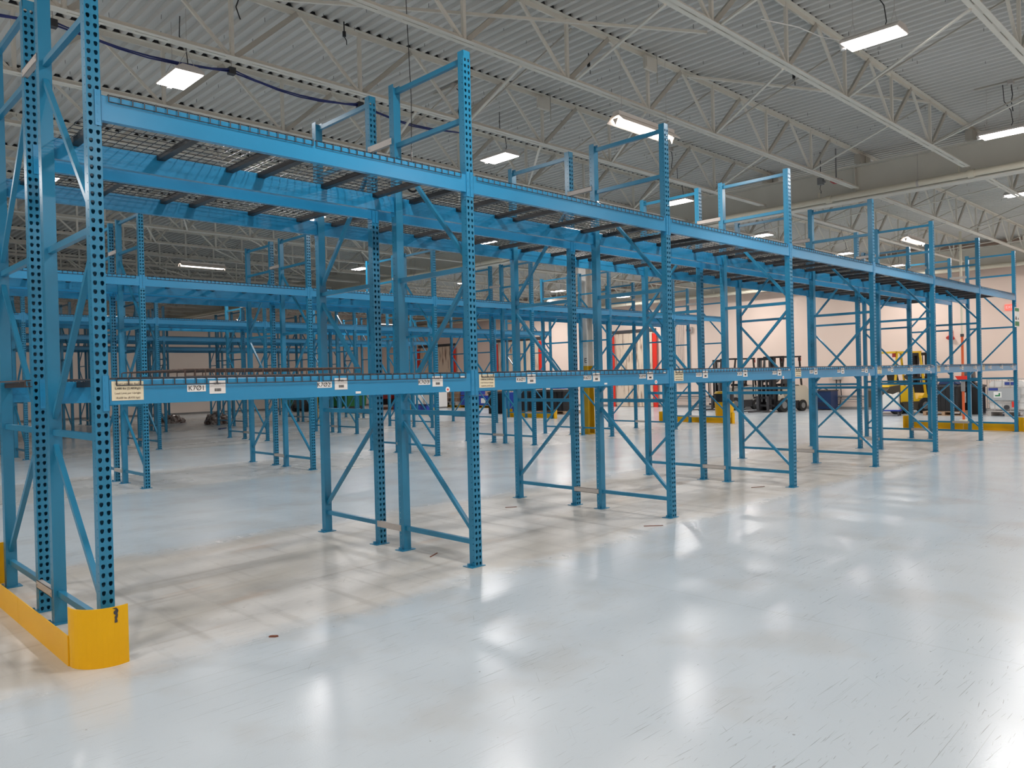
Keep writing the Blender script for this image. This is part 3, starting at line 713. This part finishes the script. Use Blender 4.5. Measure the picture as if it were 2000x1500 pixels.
# orange pole
t = thing('sprinkler_riser', 'floor to roof pipe, orange red below and cream above, before the black bins', 'pipe', (23.8, 2.23, 0))
ob('orange_lower_pipe', MB().tube((0, 0, 0.02), (0, 0, 2.48), 0.036, 12).mesh('orange_lower_pipe', ORANGE, True), t)
ob('cream_upper_pipe', MB().tube((0, 0, 2.48), (0, 0, 5.5), 0.034, 12).mesh('cream_upper_pipe', PIPEP, True), t)
ob('collar', MB().tube((0, 0, 2.44), (0, 0, 2.52), 0.05, 12).mesh('collar', DKGREY, True), t)
ob('collar', MB().tube((0, 0, 0.85), (0, 0, 1.15), 0.055, 12).mesh('collar', MIDGREY, True), t)
ob('floor_flange', MB().tube((0, 0, 0), (0, 0, 0.03), 0.11, 16).mesh('floor_flange', PIPEP, True), t)
ob('red_bracket', MB().prism([(-0.2, 1.30), (0.2, 1.30), (0.12, 1.18), (-0.12, 1.18)], -0.06, -0.05, 'yz').mesh('red_bracket', RED), t)

# ------------------------------------------------------------------ forklifts
def wheel(r, w_):
    return MB().tube((0, -w_/2, 0), (0, w_/2, 0), r, 18).mesh('wheel', RUB, True)
def hub(r, w_):
    return MB().tube((0, -w_/2-0.01, 0), (0, w_/2+0.01, 0), r*0.5, 12).mesh('wheel_hub', MIDGREY, True)
def forklift(loc, rz, label, bodym, lowm, guardm, mast_h=2.1, s=1.0):
    t = thing('forklift', label, 'forklift', loc, rz, 'parked forklifts'); t.scale = (s, s, s)
    # heading +X; rear at -X
    b = MB().prism([(-0.55,0.18),(0.55,0.18),(0.62,0.35),(0.62,0.62),(0.42,0.70),(0.30,0.50),(0.05,0.50),(-0.02,0.92),(-0.55,0.98)], -0.5, 0.5)
    ob('chassis', b.mesh('chassis', bodym), t)
    ob('lower_skirt', MB().box(-0.5, 0.55, -0.515, 0.515, 0.13, 0.42).mesh('lower_skirt', lowm), t)
    cw = MB().prism([(-1.05,0.22),(-0.55,0.16),(-0.55,1.0),(-0.95,0.95),(-1.10,0.80)], -0.5, 0.5)
    ob('counterweight', cw.mesh('counterweight', lowm if lowm is FKBROWN else bodym), t)
    ob('counterweight_cover', MB().prism([(-1.0,0.93),(-0.55,0.985),(-0.55,1.03),(-0.92,0.99)], -0.46, 0.46).mesh('counterweight_cover', bodym), t)
    ob('seat', MB().box(-0.45, 0.0, -0.24, 0.24, 0.98, 1.08).prism([(-0.45,1.08),(-0.35,1.08),(-0.45,1.5),(-0.52,1.48)], -0.22, 0.22).mesh('seat', BLK), t)
    ob('steering_wheel', MB().tube((0.22, 0, 1.20), (0.24, 0, 1.225), 0.17, 14).bar((0.42,0,0.68),(0.23,0,1.2),0.05,0.05).mesh('steering_wheel', BLK), t)
    g = MB()
    for sy in (-1, 1):
        g.bar((0.50, sy*0.47, 0.65), (0.30, sy*0.45, 2.10), 0.055, 0.055).bar((-0.72, sy*0.45, 1.0), (-0.62, sy*0.45, 2.10), 0.055, 0.055)
        g.bar((0.34, sy*0.45, 2.12), (-0.70, sy*0.45, 2.12), 0.06, 0.05)
    g.bar((0.32, -0.48, 2.12), (0.32, 0.48, 2.12), 0.06, 0.06).bar((-0.66, -0.48, 2.12), (-0.66, 0.48, 2.12), 0.06, 0.06)
    ob('overhead_guard', g.mesh('overhead_guard', guardm), t)
    rb = MB().box(-0.02, 0.02, -0.44, 0.44, -0.012, 0.012).mesh('guard_slat', guardm)
    for k in range(5): ob('guard_slat', rb, t, (-0.5+0.17*k, 0, 2.12))
    ob('rear_lamp', MB().box(-0.74, -0.66, -0.44, -0.36, 1.95, 2.08).box(-0.74, -0.66, 0.36, 0.44, 1.95, 2.08).mesh('rear_lamp', REDD), t)
    ob('front_panel', MB().box(0.60, 0.655, -0.42, 0.42, 0.15, 1.05).mesh('front_panel', BLK), t)
    for sy in (-1, 1):
        ob('mast_rail', MB().box(0.66, 0.80, sy*0.33-0.06, sy*0.33+0.06, 0.08, mast_h).mesh('mast_rail', BLK), t)
        ob('inner_mast_rail', MB().box(0.80, 0.88, sy*0.25-0.03, sy*0.25+0.03, 0.10, mast_h-0.03).mesh('inner_mast_rail', DKGREY), t)
        ob('fork', MB().box(1.0, 2.02, sy*0.24-0.055, sy*0.24+0.055, 0.04, 0.08).box(0.96, 1.0, sy*0.24-0.055, sy*0.24+0.055, 0.04, 0.62).mesh('fork', DKGREY), t)
        ob('lift_chain', MB().box(0.90, 0.92, sy*0.1-0.015, sy*0.1+0.015, 0.4, mast_h-0.1).mesh('lift_chain', MIDGREY), t)
    ob('mast_crossbar', MB().box(0.66, 0.86, -0.33, 0.33, mast_h-0.1, mast_h).mesh('mast_crossbar', BLK), t)
    ob('mast_crossbar', MB().box(0.66, 0.76, -0.33, 0.33, 1.15, 1.25).mesh('mast_crossbar', BLK), t)
    ob('lift_cylinder', MB().tube((0.74, 0, 0.2), (0.74, 0, 1.5), 0.045, 10).mesh('lift_cylinder', CHROME, True), t)
    ob('carriage', MB().box(0.90, 0.96, -0.48, 0.48, 0.22, 0.30).box(0.90, 0.96, -0.48, 0.48, 0.52, 0.60).mesh('carriage', BLK), t)
    lb = MB().box(0.93, 0.97, -0.50, -0.46, 0.6, 1.25).box(0.93, 0.97, 0.46, 0.50, 0.6, 1.25).box(0.93, 0.97, -0.5, 0.5, 1.22, 1.26)
    for k in range(5): lb.box(0.94, 0.96, -0.36+0.18*k-0.01, -0.36+0.18*k+0.01, 0.6, 1.24)
    ob('load_backrest', lb.mesh('load_backrest', BLK), t)
    for x, r, w_ in ((0.42, 0.27, 0.2), (-0.68, 0.22, 0.18)):
        for sy in (-1, 1):
            wo = ob('wheel', wheel(r, w_), t, (x, sy*0.46, r)); ob('wheel_hub', hub(r, w_), wo)
    return t
def hd(dx, dy): return math.atan2(dy, dx)
forklift((28.0, 12.0, 0), hd(-0.93, 0.36), 'grey bodied forklift with black mast parked by the end wall behind the yellow drum', FKGREY, DKGREY, BLK)
forklift((27.3, 9.65, 0), hd(-0.96, 0.22), 'black masted forklift with cream rear body, forks towards the camera', FKCREAM, BLK, BLK)
f3 = forklift((27.35, 5.1, 0), hd(0.86, -0.50), 'yellow forklift with yellow overhead guard parked behind the far rack end', FKYEL, FKBROWN, FKYEL)

# ------------------------------------------------------------------ goods by the end wall
t = thing('charger_cabinet', 'dark blue battery charger cabinet on the floor against the end wall', 'cabinet', (28.95, 8.6, 0))
ob('cabinet_body', MB().box(-0.32, 0.32, -0.38, 0.38, 0.04, 0.74).mesh('cabinet_body', DBLUE), t)
ob('cabinet_lid', MB().box(-0.34, 0.34, -0.40, 0.40, 0.74, 0.78).mesh('cabinet_lid', DKGREY), t)
ob('vent_grille', MB().box(-0.33, -0.32, -0.3, 0.3, 0.15, 0.17).box(-0.33, -0.32, -0.3, 0.3, 0.21, 0.23).box(-0.33, -0.32, -0.3, 0.3, 0.27, 0.29).mesh('vent_grille', DKGREY), t)
ob('charger_cable', MB().path([(-0.2, -0.2, 0.8), (-0.15, 0, 0.86), (-0.1, 0.2, 0.8)], 0.02, 6).mesh('charger_cable', BLK), t)

def pallet(loc, rz, label, m=WOOD, L=1.2, W=1.0, group='wooden pallets'):
    t = thing('wooden_pallet', label, 'pallet', loc, rz, group)
    tb = MB().box(-L/2, L/2, -0.045, 0.045, 0.115, 0.135).mesh('top_board', m)
    for k in range(7): ob('top_board', tb, t, (0, -W/2+0.05+(W-0.1)*k/6, 0))
    bl = MB().box(-0.045, 0.045, -W/2, W/2, 0.02, 0.115).mesh('stringer', m)
    for k in range(3): ob('stringer', bl, t, (-L/2+0.05+(L-0.1)*k/2, 0, 0))
    bo = MB().box(-L/2, L/2, -0.045, 0.045, 0.0, 0.02).mesh('bottom_board', m)
    for k in range(3): ob('bottom_board', bo, t, (0, -W/2+0.05+(W-0.1)*k/2, 0))
    return t
pallet((26.6, 3.5, 0), PI/2+0.06, 'wooden pallet under the black bin right of the yellow forklift')
def black_bin(loc, label, w_=0.95, d_=0.95, h=0.85, rz=0.06):
    t = thing('black_bin', label, 'bin', loc, rz, 'black plastic bins')
    ob('bin_body', MB().prism([(-w_/2,0),(w_/2,0),(w_/2,h),(w_/2-0.05,h+0.02),(-w_/2+0.05,h+0.02),(-w_/2,h)], -d_/2, d_/2, 'yz').mesh('bin_body', BLK), t)
    for k in range(4): ob('vertical_rib', MB().box(-d_/2-0.02, -d_/2, -w_/2+0.08+(w_-0.2)*k/3, -w_/2+0.12+(w_-0.2)*k/3, 0.03, h-0.05).mesh('vertical_rib', BLK), t)
    ob('rim', MB().box(-d_/2-0.03, d_/2+0.03, -w_/2-0.03, w_/2+0.03, h-0.06, h).mesh('rim', DKGREY), t)
    return t
black_bin((26.6, 3.4, 0.136), 'black plastic bin on a pallet right of the yellow forklift', 0.62, 0.8, 0.85)
b2 = black_bin((27.6, 3.02, 0.0), 'black plastic bin with a white paper tag, behind the orange pole', 0.60, 0.8, 0.95)
ob('paper_tag', MB().box(-0.425, -0.42, 0.1, 0.2, 0.38, 0.72).mesh('paper_tag', PAPER), b2)
t = thing('hose_drum', 'dark round drum lying on top of the black bins by the orange pole', 'drum', (27.6, 3.0, 0.975), 0.1)
ob('drum_shell', MB().tube((0, -0.05, 0.24), (0, 0.3, 0.24), 0.22, 18).mesh('drum_shell', DKGREY, True), t)
ob('drum_foot', MB().box(-0.2, 0.2, -0.1, 0.3, 0.0, 0.06).mesh('drum_foot', BLK), t)
t = thing('folded_tarp', 'folded blue grey tarp lying on top of the left black bin', 'tarp', (26.6, 3.4, 1.01), 0.1)
ob('tarp_fold', MB().prism([(-0.3,0),(0.28,0),(0.22,0.10),(0.0,0.15),(-0.2,0.08)], -0.35, 0.35, 'yz').mesh('tarp_fold', DBLUE), t)
t = thing('blue_drum', 'dark blue drum just left of the white caged tank', 'drum', (28.6, 2.5, 0))
ob('drum_body', MB().tube((0, 0, 0), (0, 0, 0.88), 0.28, 18).mesh('drum_body', DBLUE, True), t)
for z in (0.3, 0.58): ob('drum_hoop', MB().tube((0, 0, z), (0, 0, z+0.03), 0.295, 18).mesh('drum_hoop', DBLUE, True), t)
# sack truck with clothes by yellow forklift
t = thing('hand_cart', 'small blue wheeled cart holding white bundled papers in front of yellow forklift', 'cart', (25.6, 4.95, 0), 0.2)
ob('cart_deck', MB().box(-0.25, 0.25, -0.35, 0.35, 0.16, 0.2).mesh('cart_deck', RBLUE), t)
for sx in (-1, 1):
    for sy in (-1, 1):
        ob('caster', MB().tube((sx*0.2, sy*0.3-0.02, 0.07), (sx*0.2, sy*0.3+0.02, 0.07), 0.07, 10).mesh('caster', DKGREY, True), t)
ob('cart_handle', MB().path([(0.1, 0.33, 0.2), (0.1, 0.36, 1.05), (0.1, 0.2, 1.1)], 0.018, 6).mesh('cart_handle', YEL), t)
ob('bundle', MB().prism([(-0.3,0.2),(0.2,0.2),(0.25,0.62),(0.1,0.75),(-0.1,0.70),(-0.28,0.78)], -0.18, 0.18, 'yz').mesh('bundle', WHT), t)
# IBC totes
def ibc(loc, rz, label, inner=WHT, board=True):
    t = thing('caged_tank', label, 'tank', loc, rz, 'caged liquid tanks')
    ob('bottle', MB().prism([(-0.46,0.22),(0.46,0.22),(0.48,0.30),(0.48,1.02),(0.40,1.10),(-0.40,1.10),(-0.48,1.02),(-0.48,0.30)], -0.5, 0.5, 'yz').mesh('bottle', inner), t)
    c = MB(); r = 0.011; a = 0.53; d = 0.55
    for y in [-a+2*a*k/5 for k in range(6)]:
        for x in (-d, d): c.tube((x, y, 0.16), (x, y, 1.15), r, 5)
    for x in [-d+2*d*k/5 for k in range(6)]:
        for y in (-a, a): c.tube((x, y, 0.16), (x, y, 1.15), r, 5)
    for z in (0.2, 0.42, 0.66, 0.9, 1.15):
        c.path([(-d,-a,z),(d,-a,z),(d,a,z),(-d,a,z),(-d,-a,z)], r, 5)
    ob('wire_cage', c.mesh('wire_cage', GREYM), t)
    ob('base_pallet', MB().box(-d, d, -a, a, 0.13, 0.17).box(-d, d, -a, -a+0.1, 0.0, 0.13).box(-d, d, a-0.1, a, 0.0, 0.13).box(-d, d, -0.06, 0.06, 0.0, 0.13).mesh('base_pallet', GREYM), t)
    ob('valve', MB().tube((-d-0.04, 0, 0.28), (-d+0.04, 0, 0.28), 0.07, 12).mesh('valve', DKGREY, True), t)
    ob('filler_cap', MB().tube((0, 0, 1.10), (0, 0, 1.15), 0.12, 14).mesh('filler_cap', DKGREY, True), t)
    if board:
        ob('grey_board', MB().box(-d-0.03, -d-0.015, -0.38, a-0.02, 0.5, 0.88).mesh('grey_board', LTGREY), t)
        ob('blue_sticker', MB().box(-d-0.035, -d-0.03, 0.22, 0.48, 0.80, 0.88).box(-d+0.02, -d+0.026, -0.2, 0.05, 0.97, 1.06).mesh('blue_sticker', INKBL), t)
        l = ob('green_white_label', MB().box(-d-0.036, -d-0.03, 0.12, 0.34, 0.58, 0.76).mesh('green_white_label', PAPER), t)
        ob('green_arrow', MB().box(-d-0.04, -d-0.036, 0.16, 0.30, 0.62, 0.66).box(-d-0.04, -d-0.036, 0.16, 0.20, 0.66, 0.72).mesh('green_arrow', INKG), l)
        ob('red_tag', MB().box(-d-0.03, -d-0.02, -0.30, -0.15, 0.28, 0.46).mesh('red_tag', RED), t)
    return t
ibc((26.9, 1.72, 0), -0.05, 'white tank in a grey wire cage with a grey board, beside the blue drum')
ibc((27.0, 0.35, 0), -0.05, 'caged white tank cut by the right edge of the photo', board=False)
# yellow drum behind row two end
t = thing('spill_drum', 'tall yellow drum with black band and liner at far end of the second rack row', 'drum', (20.62, 8.15, 0))
ob('drum_body', MB().tube((0, 0, 0.0), (0, 0, 0.64), 0.27, 18, 0.30).mesh('drum_body', YEL, True), t)
ob('black_band', MB().tube((0, 0, 0.64), (0, 0, 0.90), 0.305, 18).mesh('black_band', BLK, True), t)
ob('liner_rim', MB().tube((0, 0, 0.90), (0, 0, 0.97), 0.32, 9, 0.27).mesh('liner_rim', YELD, True), t)

# goods past the third row: black bins, barrels
for k, (x, y) in enumerate(((22.9, 17.15), (22.6, 18.45))):
    pallet((x, y, 0), PI/2, f'wooden pallet under black bin number {NUM[k]} from the right, left of the column')
    bn = black_bin((x, y, 0.136), f'black slatted bin {"right" if k == 0 else "left"} one of the pair left of the E column', 1.0, 0.9, 0.86, 0)
    ob('lid_board', MB().box(-0.5, 0.5, -0.53, 0.53, 0.882, 0.90).mesh('lid_board', GREYM), bn)
black_bin((22.0, 20.15, 0.0), 'narrow black bin standing left of the royal blue barrel', 0.5, 0.6, 0.95, 0)
t = thing('blue_barrel', 'royal blue barrel between the black bins left of the column', 'barrel', (22.15, 19.45, 0))
ob('barrel_body', MB().tube((0, 0, 0), (0, 0, 0.93), 0.30, 18).mesh('barrel_body', RBLUE, True), t)
for z in (0.28, 0.6): ob('barrel_hoop', MB().tube((0, 0, z), (0, 0, z+0.03), 0.315, 18).mesh('barrel_hoop', RBLUE, True), t)
for k, (x, y, z, w_, h, m, lab) in enumerate(((22.6, 18.5, 1.05, 0.6, 0.28, BLK, 'black box stacked on the left bin lid left of the column'), (22.9, 17.2, 1.05, 0.5, 0.12, RBLUE, 'low blue tray on the right bin lid left of the column'),
       (22.0, 20.15, 0.975, 0.45, 0.2, CARD, 'brown carton on the narrow black bin'))):
    t = thing('storage_box', lab, 'box', (x, y, z), 0, 'boxes on the bins')
    ob('box_body', MB().box(-0.22, 0.22, -w_/2, w_/2, 0, h).mesh('box_body', m), t)
    ob('box_rim', MB().box(-0.23, 0.23, -w_/2-0.01, w_/2+0.01, h-0.03, h+0.005).mesh('box_rim', m), t)
t = thing('folding_stand', 'black folding stand on top of the bins left of the column', 'stand', (22.6, 18.5, 1.36), 0)
ob('stand_top', MB().box(-0.2, 0.2, -0.3, 0.3, 0.42, 0.5).mesh('stand_top', BLK), t)
for sy in (-1, 1): ob('stand_leg', MB().bar((0, sy*0.25, 0), (0, -sy*0.2, 0.43), 0.03, 0.03).mesh('stand_leg', BLK), t)
for k, (x, y) in enumerate(((25.3, 28.6), (24.7, 29.7))):
    t = thing('white_cabinet', f'white metal cabinet by the end wall, {"right" if k == 0 else "left"} one, before the left doors', 'cabinet', (x, y, 0), 0, 'white cabinets')
    ob('cabinet_body', MB().box(-0.4, 0.4, -0.5, 0.5, 0.08, 1.75 if k else 1.35).mesh('cabinet_body', WHT), t)
    ob('cabinet_plinth', MB().box(-0.38, 0.38, -0.48, 0.48, 0, 0.08).mesh('cabinet_plinth', MIDGREY), t)
    ob('cabinet_door', MB().box(-0.42, -0.4, -0.48, 0.48, 0.12, 1.25).mesh('cabinet_door', WHT), t)
for k, (x, y, w_) in enumerate(((22.6, 27.6, 1.5), (22.8, 26.1, 0.5))):
    t = thing('blue_crate', f'low royal blue crate on the floor, {"wide" if k == 0 else "small"} one before the white cabinets', 'crate', (x, y, 0), 0, 'blue crates')
    ob('crate_body', MB().box(-0.3, 0.3, -w_/2, w_/2, 0.0, 0.32).mesh('crate_body', RBLUE), t)
    ob('crate_rim', MB().box(-0.32, 0.32, -w_/2-0.02, w_/2+0.02, 0.28, 0.34).mesh('crate_rim', DBLUE), t)
t = thing('yellow_jug', 'small yellow jug standing between the low blue crates', 'jug', (22.2, 26.7, 0))
ob('jug_body', MB().box(-0.12, 0.12, -0.12, 0.12, 0, 0.28).tube((0, 0, 0.28), (0, 0, 0.34), 0.04, 8).mesh('jug_body', YEL), t)
ibc((26.6, 28.3, 0.14), 0, 'caged tank filled with amber liquid near the middle strip curtain door', CARD, False)
for k in range(3):
    pallet((26.6, 28.3-1.3*k, 0), PI/2, f'yellow painted pallet by the end wall, {ORD[k]} from the left', YELD, group='yellow pallets')
for k, (y, z) in enumerate(((27.0, 0.136), (27.0, 0.68), (25.7, 0.136))):
    t = thing('blue_tote', ['royal blue tote on the middle yellow pallet', 'upper royal blue tote stacked on another, middle yellow pallet', 'royal blue tote on the right yellow pallet'][k], 'tote', (26.6, y, z), 0, 'blue totes on yellow pallets')
    ob('tote_body', MB().box(-0.45, 0.45, -0.5, 0.5, 0, 0.5).mesh('tote_body', RBLUE), t)
    ob('tote_label', MB().box(-0.456, -0.45, -0.2, 0.15, 0.12, 0.38).mesh('tote_label', PAPER), t)
t = thing('yellow_bollard_base', 'short yellow block with a red lamp beside the middle strip curtain door', 'bollard', (28.9, 28.6, 0))
ob('bollard_block', MB().box(-0.25, 0.25, -0.3, 0.3, 0, 0.38).mesh('bollard_block', YEL), t)
ob('red_lamp', MB().tube((0, 0, 0.38), (0, 0, 0.6), 0.08, 10).mesh('red_lamp', REDD, True), t)
def skip_bin(loc, rz, m, lab, w_=2.4, h=1.25, lift=0.25):
    t = thing('tipping_bin', lab, 'bin', loc, rz, 'steel tipping bins')
    ob('bin_shell', MB().prism([(-w_/2+0.15,lift),(w_/2-0.15,lift),(w_/2,h),(-w_/2,h)], -0.6, 0.6, 'yz').mesh('bin_shell', m), t)
    ob('bin_rim', MB().box(-0.64, 0.64, -w_/2-0.04, w_/2+0.04, h-0.06, h+0.02).mesh('bin_rim', m), t)
    ob('base_frame', MB().box(-0.55, 0.55, -w_/2+0.25, -w_/2+0.4, 0.12, lift+0.01).box(-0.55, 0.55, w_/2-0.4, w_/2-0.25, 0.12, lift+0.01).mesh('base_frame', DKGREY), t)
    for sy in (-1, 1):
        for sx in (-1, 1): ob('caster', MB().tube((sx*0.45, sy*(w_/2-0.32)-0.03, 0.08), (sx*0.45, sy*(w_/2-0.32)+0.03, 0.08), 0.08, 10).mesh('caster', BLK, True), t)
    return t
skip_bin((21.5, 31.8, 0), 0.05, GREEN, 'large green tipping bin seen under the K7Ø2 label', 2.6)
skip_bin((20.6, 34.9, 0), 0.05, GREEN, 'second green tipping bin behind the yellow column at left', 2.2)
for k in range(2):
    skip_bin((25.8, 33.4-2.2*k, 0), 0, RED if k else REDD, f'{"bright" if k else "dark"} red tipping bin by the end wall right of the green bin', 1.9, 1.15, 0.5)
t = thing('pallet_truck', 'dark wheeled machine with a yellow frame between the green bins', 'machine', (19.9, 33.2, 0), 0.3)
ob('machine_body', MB().prism([(-0.4,0.2),(0.4,0.2),(0.4,0.9),(0.1,1.35),(-0.4,1.3)], -0.4, 0.4, 'yz').mesh('machine_body', DKGREY), t)
for sy in (-1, 1): ob('wheel', MB().tube((-0.3, sy*0.4-0.06, 0.22), (-0.3, sy*0.4+0.06, 0.22), 0.22, 14).mesh('wheel', RUB, True), t)
pallet((23.6, 29.9, 0), 0.1, 'dark red wooden pallet lying left of the white cabinets', WOODR)

# crumpled plastic heaps
def heap(loc, sx, sy, sz, label, seed):
    random.seed(seed)
    bm = bmesh.new(); bmesh.ops.create_icosphere(bm, subdivisions=4, radius=1)
    from mathutils import noise as mn
    for v in bm.verts:
        p = v.co.copy(); n = mn.noise(p*2.2+Vector((seed, 0, 0)))*0.35+abs(mn.noise(p*5+Vector((0, seed, 0))))*0.3
        v.co = Vector((p.x*sx, p.y*sy, max(0.0, p.z)*sz))*(1+n)
        v.co.z = max(0.0, v.co.z)
    me = bpy.data.meshes.new('plastic_heap'); bm.to_mesh(me); bm.free(); me.materials.append(PLAST)
    tag(ob('plastic_heap', me, None, loc), label, 'waste heap')
heap((11.2, 28.7, 0), 0.45, 0.5, 0.30, 'crumpled heap of clear plastic wrap on the dim floor at left', 3)
heap((11.8, 25.6, 0), 0.40, 0.5, 0.45, 'heap of crumpled plastic behind the blue post left of centre', 8)
tag(ob('floor_scrap', MB().prism([(-0.30,-0.05),(0.2,-0.08),(0.35,0.03),(0.0,0.07),(-0.25,0.05)], 0.0, 0.03, 'xy').mesh('floor_scrap', DBLUE), None, (10.4, 22.0, 0), 0.8), 'flat dark blue plastic scrap on the dim floor at left', 'scrap')
tag(ob('floor_scrap', MB().prism([(-0.03,-0.008),(0.01,-0.014),(0.028,-0.004),(0.02,0.009),(-0.022,0.01)], 0.0, 0.008, 'xy').mesh('floor_scrap', WOODR), None, (0.87, -0.36, 0), -0.7), 'tiny reddish brown scrap on the floor in front of the first bay', 'scrap')
for k, (x, y, l, a, lab) in enumerate(((2.9, 0.62, 0.16, 0.5, 'thin brown sliver of wood on the floor under bay two'), (5.2, -0.1, 0.2, -0.72, 'thin straight brown stick on the floor before the third frame'), (5.1, 1.9, 0.14, -0.6, 'short brown stick on the floor left of the third front post'),
         (8.3, 0.4, 0.22, -0.4, 'thin dark stick on the floor left of the fourth front post'))):
    tag(ob('wood_sliver', MB().bar((-l/2, 0, 0.004), (l/2, 0, 0.004), 0.008, 0.006).mesh('wood_sliver', WOODR), None, (x, y, 0), a), lab, 'wood scrap')

# pale boxes on the trusses and small black hooks
for (x, y, lab) in ((7.35, 1.41, 'pale square box fixed under the roof deck above the twin tube lamp'), (7.35, 3.39, 'pale square box fixed to a roof truss left of the twin tube lamp')):
    t = thing('ceiling_box', lab, 'junction box', (x, y, ZD-0.09), 0, 'pale boxes on the roof trusses')
    ob('box_body', MB().box(-0.13, 0.13, -0.10, -0.06, -0.16, 0.02).mesh('box_body', ROOFP), t)
    ob('box_cover', MB().box(-0.11, 0.11, -0.11, -0.10, -0.14, 0.0).mesh('box_cover', ROOFP), t)
    ob('box_stem', MB().tube((0.16, -0.08, 0.09), (0.16, -0.08, -0.3), 0.007, 6).mesh('box_stem', ROOFD), t)
for (x, y, lab) in ((6.75, 1.9, 'small black hook hanging above the twin tube lamp'), (3.8, 3.25, 'small black hook standing on a truss right of the left lamp'), (9.3, 0.25, 'small black hook hanging under the deck at top right of centre')):
    t = thing('ceiling_hook', lab, 'hook', (x, y, ZD), 0, 'small black ceiling hooks')
    ob('hook_body', MB().tube((0, 0, 0), (0, 0, -0.12), 0.008, 6).tube((0, 0, -0.12), (0, 0, -0.18), 0.022, 8).mesh('hook_body', BLK), t)
    ob('hook_tail', MB().path([(0, 0, -0.18), (0.03, 0, -0.22), (0.03, 0, -0.27)], 0.006, 5).mesh('hook_tail', BLK), t)
